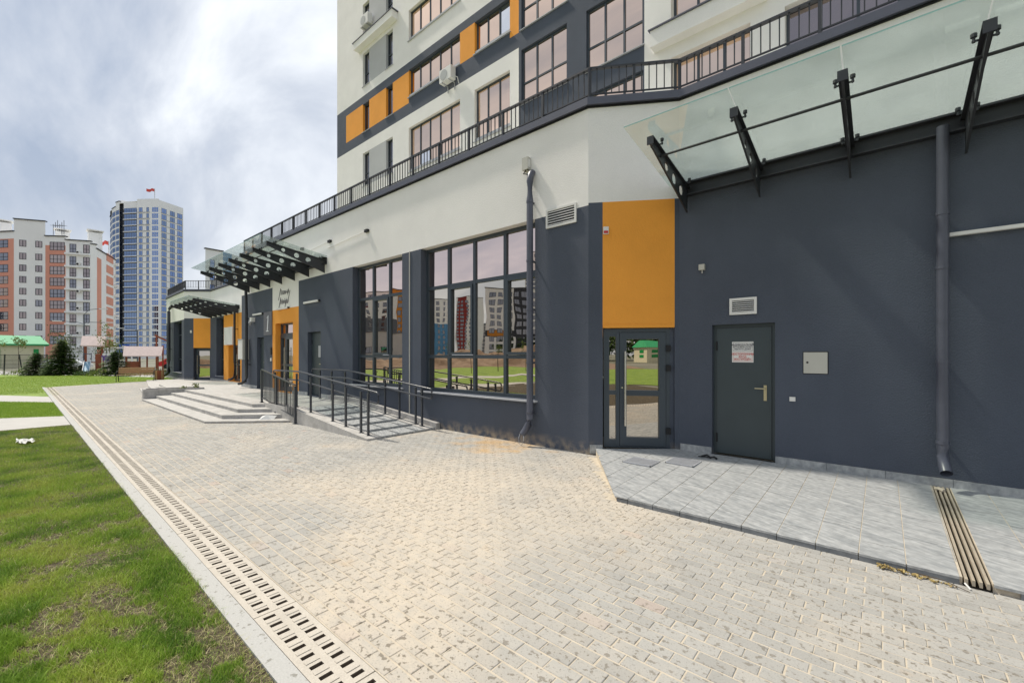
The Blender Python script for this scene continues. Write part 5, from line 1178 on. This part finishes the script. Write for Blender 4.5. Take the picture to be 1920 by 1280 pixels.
# parking sign and street lamps
r = empty('parking_sign', (-80, 9.9, -.12), 'blue square parking sign with a white P behind the playground', 'sign')
MB().tube([(-80, 9.9, -.1), (-80, 9.9, 3.0)], .05, 6).build('pole', m_lgrey, r)
Fps = Frame((-79.9, 9.3), (-79.7, 10.4)); MB().fbox(Fps, 0, 1.1, 0, .04, 2.05, 3.15).build('plate', m_sign, r); text('P', 1.05, m_whitep, r, Fps, .55, 2.24, -.03, name='letter', bold=.02)
def street_lamp(loc, h, label, rz, arms):
    r = empty('street_lamp', loc, label, 'street lamp', 'street lamps', rz)
    MB().tube([(0, 0, 0), (0, 0, h * .5), (0, 0, h)], [.12, .09, .06], 8).build('pole', m_bgrey, r, world=False)
    for (dx, dz, z) in arms:
        MB().tube([(0, 0, z), (dx * .3, 0, z + dz * .8), (dx, 0, z + dz)], .04, 6).build('arm', m_bgrey, r, world=False)
        s = 1 if dx > 0 else -1; MB().box(min(dx, dx + s * .9), max(dx, dx + s * .9), -.14, .14, z + dz - .04, z + dz + .07).build('lamp_head', m_paint, r, world=False)
street_lamp((-80, 5.9, -.12), 7.2, 'grey street lamp with several arms in front of the salmon apartment block', R_(85), ((1.4, .9, 7.1), (2.0, .2, 6.0), (-2.0, .25, 5.9)))
street_lamp((-95, 13.4, -.12), 6.0, 'pale street lamp in front of the dark high-rise', R_(85), ((-1.6, .3, 5.9), (1.6, .3, 5.9)))

# cars beyond the playground
def car(loc, rz, mat, label):
    r = empty('parked_car', loc, label, 'car', 'cars parked beyond the playground', rz)
    prof = [(-2.1, .35), (2.1, .35), (2.15, .75), (1.2, .92), (.55, 1.42), (-1.2, 1.45), (-1.9, .98), (-2.15, .9)]
    mb = MB(); n = len(prof)
    mb.add([(x, -.85, z) for x, z in prof] + [(x, .85, z) for x, z in prof], [tuple(range(n)), tuple(range(n, 2 * n))[::-1]] + [(i, n + i, n + (i + 1) % n, (i + 1) % n) for i in range(n)])
    mb.build('body', mat, r, world=False)
    for s in (-.858, .858): MB().add([(-1.5, s, .98), (1.0, s, .95), (.5, s, 1.36), (-1.15, s, 1.38)], [(0, 1, 2, 3)]).build('side_window', m_glassD, r, world=False)
    for x in (-1.3, 1.3):
        for s in (-.8, .8): MB().tube([(x, s - .1, .33), (x, s + .1, .33)], .33, 14).build('wheel', m_black, r, world=False)
car((-72, 3.9, -.12), R_(80), m_paint, 'white car parked behind the largest spruce'); car((-70, 14.2, -.12), R_(70), m_red, 'red car parked right beyond the climbing frame')

# shed with green roof
r = empty('utility_shed', (-96, -3, -.12), 'long cream utility shed with bright green metal roof and door', 'shed')
sx0, sx1, sy0, sy1 = -97, -90, -16, 2.6
MB().box(sx0, sx1, sy0, sy1, -.12, 3.15).build('wall', m_cream, r)
MB().hexa([(sx1 + .5, sy0, 3.0), (sx1 + .5, sy1 + .5, 3.0), ((sx0 + sx1) / 2, sy1 - .3, 4.3), ((sx0 + sx1) / 2, sy0, 4.3), (sx1 + .5, sy0, 3.2), (sx1 + .5, sy1 + .5, 3.2), ((sx0 + sx1) / 2, sy1 - .3, 4.45), ((sx0 + sx1) / 2, sy0, 4.45)]).add([(sx1 + .5, sy1 + .5, 3.0), (sx0 - .5, sy1 + .5, 3.0), ((sx0 + sx1) / 2, sy1 - .3, 4.3)], [(0, 1, 2)]).add([(sx0 - .5, sy0, 3.0), (sx0 - .5, sy1 + .5, 3.0), ((sx0 + sx1) / 2, sy1 - .3, 4.4), ((sx0 + sx1) / 2, sy0, 4.4)], [(3, 2, 1, 0)]).build('roof', m_greenroof, r)
MB().box(sx1 + .01, sx1 + .08, -2.7, -1.4, -.1, 2.5).build('door', m_greendoor, r); MB().box(sx1 + .01, sx1 + .06, 1.6, 2.1, 1.2, 2.5).build('door', m_greendoor, r)

# ------------------------------------------------------------ far buildings
_fw = {}
def far_window(F, u, z, w, h, n, parent, gm=None, rows=1, proud=.04, fm=None):
    key = (round(w, 2), round(h, 2), n, rows, (fm or m_bblack).name, round(F.u.x, 4), round(F.u.y, 4))
    if key not in _fw:
        F0 = Frame((0, 0), (F.u.x, F.u.y)); mb = MB(); t = .10
        mb.fbox(F0, 0, t, -proud, .0, 0, h); mb.fbox(F0, w - t, w, -proud, 0, 0, h); mb.fbox(F0, t, w - t, -proud, 0, 0, t); mb.fbox(F0, t, w - t, -proud, 0, h - t, h)
        for k in range(1, n): x = w * k / n; mb.fbox(F0, x - t / 2, x + t / 2, -proud, 0, t, h - t)
        for k in range(1, rows + 1 if rows > 1 else 1): z_ = h * .45; mb.fbox(F0, t, w - t, -proud + .01, 0, z_ - t / 2, z_ + t / 2)
        o = mb.build('window', fm or m_bblack, None); me = o.data; bpy.data.objects.remove(o)
        g = MB().add([F0.p(.02, .02, -.012), F0.p(w - .02, .02, -.012), F0.p(w - .02, h - .02, -.012), F0.p(.02, h - .02, -.012)], [(0, 1, 2, 3)]).build('pane', m_glassMix, None); gme = g.data; bpy.data.objects.remove(g); _fw[key] = (me, {'m': gme})
    me, gd = _fw[key]; gm = gm or m_glassMix
    if gm.name not in gd: c = gd['m'].copy(); c.materials.clear(); c.materials.append(gm); gd[gm.name] = c
    wn = inst('window', me, parent, F.p(u, z, 0)); pn = bpy.data.objects.new('pane', gd[gm.name]); COL.objects.link(pn); pn.parent = wn
    return wn
def cam_pt(px, D, H=0):   # a bearing seen from the pavement and a distance, used once to lay out the far street
    l = (px - 960) / 804; return ((-.654 + .7565 * l) * D, (.7565 + .654 * l) * D)
def far_body(P, z1, z0, mats, parent, depth, name='wall', mat=m_bwhite):
    # back and roof closing a chain of facades
    Q = [Vector(p) for p in P]; dirv = (Q[0] + Q[-1]).normalized() * depth; back = [Q[-1] + dirv, Q[0] + dirv]
    mb = MB(); n = len(P)
    pts = [tuple(q) for q in Q] + [tuple(b) for b in back]
    mb.add([(x, y, z1) for x, y in pts], [tuple(range(len(pts)))])
    for a, b in ((n - 1, n), (n, n + 1), (n + 1, 0)): mb.add([(*pts[a], z0), (*pts[b], z0), (*pts[b], z1), (*pts[a], z1)], [(0, 1, 2, 3)])
    mb.build(name, mat, parent)
D = 105
FM = [m_bwhite, m_bsalmon, m_bgrey, m_bblack]
# salmon and white block: chain of facades
r = empty('apartment_block', (-150, 0, 0), 'nine-storey white apartment block with salmon bays at the left edge', 'building')
c0, c1, c2, c3, c4, c5, c6 = cam_pt(-60, 106), cam_pt(26, 104), cam_pt(85, 106), cam_pt(123, 106.5), cam_pt(170, 108), cam_pt(181, 109), cam_pt(216, 122)
zrow = [1.7 + (665 - y) * 105 / 804 for y in (463, 487, 509, 530.5, 552.5, 574, 597, 619, 641)]
def facade(P, Q, z1, zones=(), base=0, z0=-.12, mats=FM, cap=True):
    F = Frame(P, Q); wall(F, z0, z1, mats, r_, zones=zones, base=base)
    if cap: MB().fbox(F, -.1, F.L + .1, -.25, .6, z1 + .002, z1 + .22).build('roof_edge', m_bblack, r_)
    return F
r_ = r
gpick = lambda: random.choice([m_glassMix, m_glassMix, m_glassD])
F = facade(c0, c1, 31.6, zones=[(0, 99, -1, 29.9, 1)])
for z in zrow: far_window(F, F.L - 6.0, z - .3, 4.3, 1.9, 3, r, gpick(), 2)
F = facade(c1, c2, 34.6)
for z in zrow:
    for q in (.17, .68): far_window(F, F.L * q, z, F.L * .22, 1.6, 2, r, gpick())
F = facade(c2, c3, 31.0, zones=[(0, 99, -1, 28.8, 1)])
for z in zrow: far_window(F, F.L * .22, z - .5, F.L * .74, 2.05, 4, r, gpick(), 2)
F = facade(c3, c4, 30.2)
for z in zrow:
    for q in (.16, .70): far_window(F, F.L * q, z - .9, F.L * .26, 2.15, 2, r, gpick(), 2)
    MB().fbox(F, 0, F.L * .98, -.55, -.0, z - 1.45, z - 1.05).build('balcony_edge', m_bwhite, r)
for k, z in enumerate((26.9, 24.0, 17.2, 13.0, 6.8)):
    a = empty('air_conditioner', F.p(F.L * .5, z, -.4), 'air conditioner on the salmon block, %s of the five' % ['topmost', 'second from top', 'middle', 'second from bottom', 'lowest'][k], 'air conditioner', 'air conditioners on the salmon block')
    MB().fbox(F, F.L * .46, F.L * .62, -.5, -.02, z, z + .65).build('case', m_whitep, a); MB().tube([F.p(F.L * .52, z + .32, -.52), F.p(F.L * .52, z + .32, -.49)], .26, 10).build('fan_grille', m_black, a)
F = facade(c4, c5, 29.6)
F = facade(c5, c6, 28.6, zones=[(.3, F.L * 3.2, 1.9, 26.6, 1)], base=0)
F = Frame(c5, c6)
for z in zrow: MB().fbox(F, F.L * .50, F.L * .86, -.12, -.004, z - 1.0, z + 1.05).build('panel', m_bsalmon, r); MB().fbox(F, F.L * .93, F.L * 1.0, -.9, 0, z - 1.2, z - .5).build('balcony_edge', m_bwhite, r)
wall(Frame(c4, c6), -.12, .0 + 2.0, [m_bgrey], r)
far_body([c0, c1, c2, c3, c4, c5, c6], 28.5, -.12, FM, r, 16)
for (px, h0, h1) in ((8, 31.8, 36.3), (117, 30, 33.9), (178, 28, 33.6)):
    p = cam_pt(px, 113); MB().box(p[0] - 1.3, p[0] + 1.3, p[1] - 1.3, p[1] + 1.3, h0, h1).box(p[0] - 1.6, p[0] + 1.6, p[1] - 1.6, p[1] + 1.6, h1 + .5, h1 + .7).box(p[0] - 1.2, p[0] - .9, p[1] - 1.3, p[1] + 1.3, h1, h1 + .5).build('roof_vent', m_bwhite, r)
an = MB()
for k in range(6): p = cam_pt(100 + k * 4, 112); an.tube([(p[0], p[1], 33), (p[0], p[1], 35.8 + (k % 3) * .5)], .06, 4); an.tube([(p[0], p[1] - .6, 35.4), (p[0], p[1] + .6, 35.4)], .04, 4)
an.build('antenna', m_bgrey, r)

# blue-grey high-rise
r = empty('high_rise', (-300, 0, 0), 'tall blue-glazed high-rise tower with a curved left side and a flag', 'building'); r_ = r
TD = 208; K = TD / 804
zt = lambda y: 1.7 + (665 - y) * K
fz = [zt(388 + 11.55 * k) for k in range(24)]
e = [cam_pt(206.5, 222), cam_pt(210, 216), cam_pt(217, 212.5), cam_pt(224, 210.5)]
tops = (zt(398), zt(392), zt(388))
for i in range(3):
    F = facade(e[i], e[i + 1], 77 - (2 - i) * 2.0, base=0, cap=True)
    for z in fz: far_window(F, F.L * .08, z - 2.7, F.L * .84, 2.2, 2, r, m_glassNavy, 2, fm=m_bgrey)
p0, p1 = cam_pt(224, 213), cam_pt(232, 213); F = Frame(p0, p1); wall(F, -.12, 76, [m_bgrey], r); 
for z in fz: far_window(F, .3, z - 2.8, F.L * .5, 2.6, 1, r, m_glassBlue, fm=m_bgrey)
p0, p1 = cam_pt(232, 209), cam_pt(257, 208); F = Frame(p0, p1); wall(F, -.12, zt(377), [m_bwhite, m_bgrey], r, zones=[(0, 99, -1, zt(392), 1)])
for k, z in enumerate(fz): far_window(F, .2, z - 2.75, F.L - .4, 2.35, 5, r, m_glassNavy, 2, fm=m_bgrey); MB().fbox(F, -.1, F.L + .05, -.35, -.05, z - 3.0, z - 2.72).build('floor_band', m_bwhite, r)
p1b = cam_pt(257, 207.5); p2 = cam_pt(284, 207); F = Frame(p1b, p2); wall(F, -.12, zt(374), [m_bwhite], r); L_ = F.L
for z in fz: far_window(F, L_ * .12, z - 2.6, L_ * .26, 2.1, 2, r, m_glassBlue, fm=m_bgrey); far_window(F, L_ * .65, z - 2.6, L_ * .18, 2.1, 1, r, m_glassNavy, fm=m_bgrey); MB().fbox(F, L_ * .05, L_ * .9, -.3, -.02, z - 3.0, z - 2.75).build('floor_band', m_lgrey, r)
p3 = cam_pt(298, 207); F = Frame(p2, p3); wall(F, -.12, zt(374), [m_bwhite], r)
for z in fz: far_window(F, .2, z - 2.9, F.L - .4, 2.5, 3, r, m_glassBlue, 2, fm=m_bwhite)
p4 = cam_pt(343.5, 219); F = Frame(p3, p4); wall(F, -.12, zt(376), [m_bwhite], r); L_ = F.L
for z in fz:
    far_window(F, L_ * .10, z - 2.75, L_ * .2, 2.35, 2, r, random.choice([m_glassBlue, m_glassNavy]), fm=m_bgrey); far_window(F, L_ * .44, z - 2.75, L_ * .2, 2.35, 2, r, random.choice([m_glassBlue, m_glassNavy]), fm=m_bgrey); far_window(F, L_ * .74, z - 2.75, L_ * .22, 2.35, 2, r, m_glassBlue, fm=m_bgrey)
    MB().fbox(F, L_ * .08, L_ * .98, -.15, -.02, z - 3.0, z - 2.8).build('floor_band', m_lgrey, r)
far_body([e[0], e[3], p1b, p3, p4], zt(378), -.12, FM, r, 20)
pr = cam_pt(245, 216); MB().box(pr[0] - 3, pr[0] + 3, pr[1] - 4, pr[1] + 4, zt(378), zt(371)).build('roof_house', m_bwhite, r)
def flag(px, D_, z0, z1, w, label, m_):
    p = cam_pt(px, D_); r = empty('flag', (*p, z0), label, 'flag', 'red flags on roofs')
    MB().tube([(*p, z0), (*p, z1)], .12, 5).build('pole', m_lgrey, r)
    l = Vector((-.7565, -.654)); vs = []; n = 8
    for j in range(2):
        for i in range(n + 1): q = Vector(p) + l * (w * i / n) + Vector((.654, -.7565)) * .35 * math.sin(i * .9); vs.append((q.x, q.y, z1 - .2 - j * w * .36 + .25 * math.sin(i * .7) + w * .10 * i / n))
    MB().add(vs, [(i, i + 1, n + 2 + i, n + 1 + i) for i in range(n)]).build('cloth', m_, r)
m_flag = M('flag_red', (.62, .09, .07), .8, var=.2, vs=.8)
flag(290, 208, zt(375), zt(354), 3.8, 'red flag on the roof of the blue high-rise', m_flag)
flag(204, 125, 27, 1.7 + (665 - 452) * 125 / 804, 3.0, 'red flag behind the roof of the salmon block', m_flag)

# blue and white block behind the railing
r = empty('apartment_block', (-90, 15, 0), 'pale block with a blue strip behind the terrace railing', 'building'); r_ = r
p0, p1, p2 = cam_pt(385, 100), cam_pt(418, 103), cam_pt(470, 112)
z0_ = 1.7 + (665 - 466) * 100 / 804
F = facade(p0, p1, z0_)
for k in range(8): far_window(F, F.L * .25, z0_ - 4.2 - 2.95 * k, F.L * .28, 1.9, 1, r, m_glassBlue, fm=m_bblack)
F = Frame(p1, p2); wall(F, -.12, z0_, [m_bwhite, m_bblue], r, zones=[(0, F.L * .3, 0, 99, 1)])
for k in range(8):
    for q in (.4, .7): far_window(F, F.L * q, z0_ - 4.2 - 2.95 * k, 1.6, 1.9, 1, r, m_glassBlue, fm=m_bblack)
far_body([p0, p1, p2], z0_ - .1, -.12, FM, r, 14)

# ------------------------------------------------------------ the other side of the street (seen mirrored in the shop windows)
def mir(px, D_): l = (px - 960) / 804; return ((-.654 + .7565 * l) * D_, 13.2 - (.7565 + .654 * l) * D_)
def block(label, P, Q, z1, cols, storey, zones=(), base=0, mats=FM, gm=m_glassD, wz=1.7, wh=2.0, name='apartment_block', zoff=.9, wf=.5, depth=14):
    global r_
    c = ((P[0] + Q[0]) / 2, (P[1] + Q[1]) / 2, 0); r = empty(name, c, label, 'building'); r_ = r
    F = Frame(Q, P); wall(F, -.12, z1, mats, r, zones=[(a * F.L, b * F.L, c_, d, m) for a, b, c_, d, m in zones], base=base)
    MB().fbox(F, -.2, F.L + .2, -.2, .5, z1, z1 + .3).build('roof_edge', m_bgrey, r)
    n = int((z1 - 1.5) / storey)
    for k in range(n):
        for q, w in cols: far_window(F, F.L * q, 1.0 + zoff + k * storey, w, wh, 2 if w > 1.4 else 1, r, gm, fm=m_bblack)
    far_body([tuple(F.p(0, 0, .05)[:2]), tuple(F.p(F.L, 0, .05)[:2])], z1 - .1, -.12, FM, r, depth)
    return r
block('white block with orange band and dark stair strip, opposite the shop windows', mir(908, 175), mir(1075, 190), 29.5, [(.02, 2.2), (.10, 2.6), (.22, 2.2), (.32, 2.8), (.42, 2.6), (.53, 2.6), (.61, 2.6), (.71, 2.8), (.82, 2.2), (.90, 2.2)], 3.0, zones=[(.0, 1, 9.6, 12.2, 3), (.76, .97, 9.9, 12, 1), (.12, .3, 9.9, 12, 1), (.52, .69, 0, 99, 3)], mats=[m_bwhite, m_borange, m_bgrey, m_bblack])
block('slim red and white high-rise far across the dirt field', mir(858, 350), mir(903, 345), 49, [(.30, 2.2), (.5, 2.2), (.68, 2.2), (.85, 2.2)], 3.0, zones=[(.55, .95, 0, 99, 1)], mats=[m_bwhite, m_bred], name='high_rise')
block('white block with a bright blue base across the dirt field', mir(785, 225), mir(846, 226), 32, [(.1, 1.2), (.28, 1.6), (.5, 2.6), (.62, 1.4), (.84, 2.2)], 3.0, zones=[(0, .5, 0, 19, 1), (.5, 1, 0, 29, 2)], mats=[m_bwhite, m_bblue, m_bblack])
block('grey and blue block with an orange end across the dirt field', mir(640, 195), mir(742, 190), 29, [(.1, 1.6), (.25, 2.4), (.42, 1.6), (.55, 2.2), (.68, 2.2), (.82, 2.2)], 3.0, zones=[(0, 1, 0, 18, 1), (0, .6, 12, 18, 2)], mats=[m_bwhite, m_bblue, m_bgrey])
block('narrow orange tower block beside the grey and blue one', mir(742, 188), mir(768, 188), 31, [(.35, 1.8), (.7, 1.4)], 3.0, base=0, mats=[m_borange])
block('distant grey block between the red tower and the white block', mir(893, 420), mir(912, 420), 34, [(.2, 3), (.6, 3)], 3.2, base=0, mats=[m_bgrey])
block('tall pale block behind the white and orange one', mir(985, 300), mir(1030, 300), 74, [(.1, 2), (.35, 2), (.6, 2), (.85, 2)], 3.0, name='high_rise')
block('low grey concrete hall beyond the dirt field', mir(650, 120), mir(756, 118), 8, [(.2, 2), (.5, 2), (.8, 2)], 4.0, base=0, mats=[m_lgrey], name='concrete_hall')
# dirt field and spoil heaps
sheet('dirt_field', [(-110, -19), (-20, -25), (30, -30), (60, -80), (-120, -110), (-170, -60)], -.07, m_dirt, label='bare brown building ground across the lawn')
def mound(cx, cy, rx, ry, h, seed, label):
    n = 34; vs = []; fs = []
    for j in range(n + 1):
        for i in range(n + 1):
            u, v = i / n * 2 - 1, j / n * 2 - 1; d = math.hypot(u, v); f = max(0, 1 - d * d) ** .8
            z = -.12 + f * h * (.65 + .6 * noise.noise(Vector((u * 2.5 + seed, v * 2.5, seed))) + .25 * noise.noise(Vector((u * 8, v * 8, seed))))
            vs.append((cx + u * rx, cy + v * ry, z))
    for j in range(n):
        for i in range(n): a = j * (n + 1) + i; fs.append((a, a + 1, a + n + 2, a + n + 1))
    tag(MB().add(vs, fs).build('dirt_mound', m_dirt), label, 'dirt mound', 'spoil heaps on the building ground')
for k, (px, D_, rx, ry, h) in enumerate(((820, 62, 12, 7, 1.9), (900, 70, 14, 8, 2.4), (985, 60, 12, 8, 3.4), (700, 66, 14, 7, 1.6), (860, 92, 22, 9, 3.2))):
    p = mir(px, D_); mound(p[0], p[1], rx, ry, h, k + 2, ['low brown spoil heap left of centre across the lawn', 'broad brown spoil heap in the middle of the building ground', 'tallest brown spoil heap, nearest the white and orange block', 'flat brown spoil heap in front of the concrete hall', 'farthest long spoil heap on the building ground'][k])
for k in range(6):
    p = mir(800 + 45 * k, 38 + (k % 2) * 3); sapling((p[0], p[1], -.12), 2.9, .35, 70 + k, 'thin young tree by the dirt field, %s in its row' % ['first', 'second', 'third', 'fourth', 'fifth', 'last'][k], n=70, group='row of saplings by the dirt field', size=.07)
# what the corner door mirrors: trees, a pale hut and parked cars
r = empty('transformer_hut', (65, -67, -.1), 'small cream hut with green roof and green shutters behind the camera', 'hut')
MB().box(62, 67, -70, -65.3, -.1, 3.6).build('wall', m_cream, r); MB().hexa([(61.6, -70.4, 3.6), (67.4, -70.4, 3.6), (67.4, -64.9, 3.6), (61.6, -64.9, 3.6), (62.4, -68.5, 5.0), (66.6, -68.5, 5.0), (66.6, -67, 5.0), (62.4, -67, 5.0)]).build('roof', m_greenroof, r)
for z in (1.1, 2.3): MB().box(63.3, 65.3, -65.3, -65.24, z, z + .75).build('shutter', m_greendoor, r); MB().box(61.94, 62, -67.8, -66.4, z, z + .75).build('shutter', m_greendoor, r)
for k, (x, y, h, w) in enumerate(((46, -102, 14, 11), (60, -106, 15, 11), (76, -102, 14, 11), (92, -98, 14, 11), (106, -88, 14, 10), (30, -108, 14, 10), (84, -116, 18, 11), (54, -118, 18, 12))):
    r = empty('broadleaf_tree', (x, y, -.12), ['dark tree second from the left in the mirrored belt', 'dark tree behind the left side of the pale hut', 'dark tree right behind the pale hut', 'dark tree right of the pale hut', 'last dark tree at the sunny end of the belt', 'first dark tree at the shaded end of the belt', 'tall dark tree of the back row behind the hut', 'tallest dark tree of the back row, left'][k], 'tree', 'tree belt behind the camera')
    MB().tube([(x, y, -.1), (x, y, h * .6)], [.4, .2], 7).build('trunk', m_bark, r); leafy((x, y, h * .55), (w, w, h * .45), 1500, .9, m_leafC, 'crown', r, seed=90 + k, clumps=16)
print('objects', len(COL.objects))
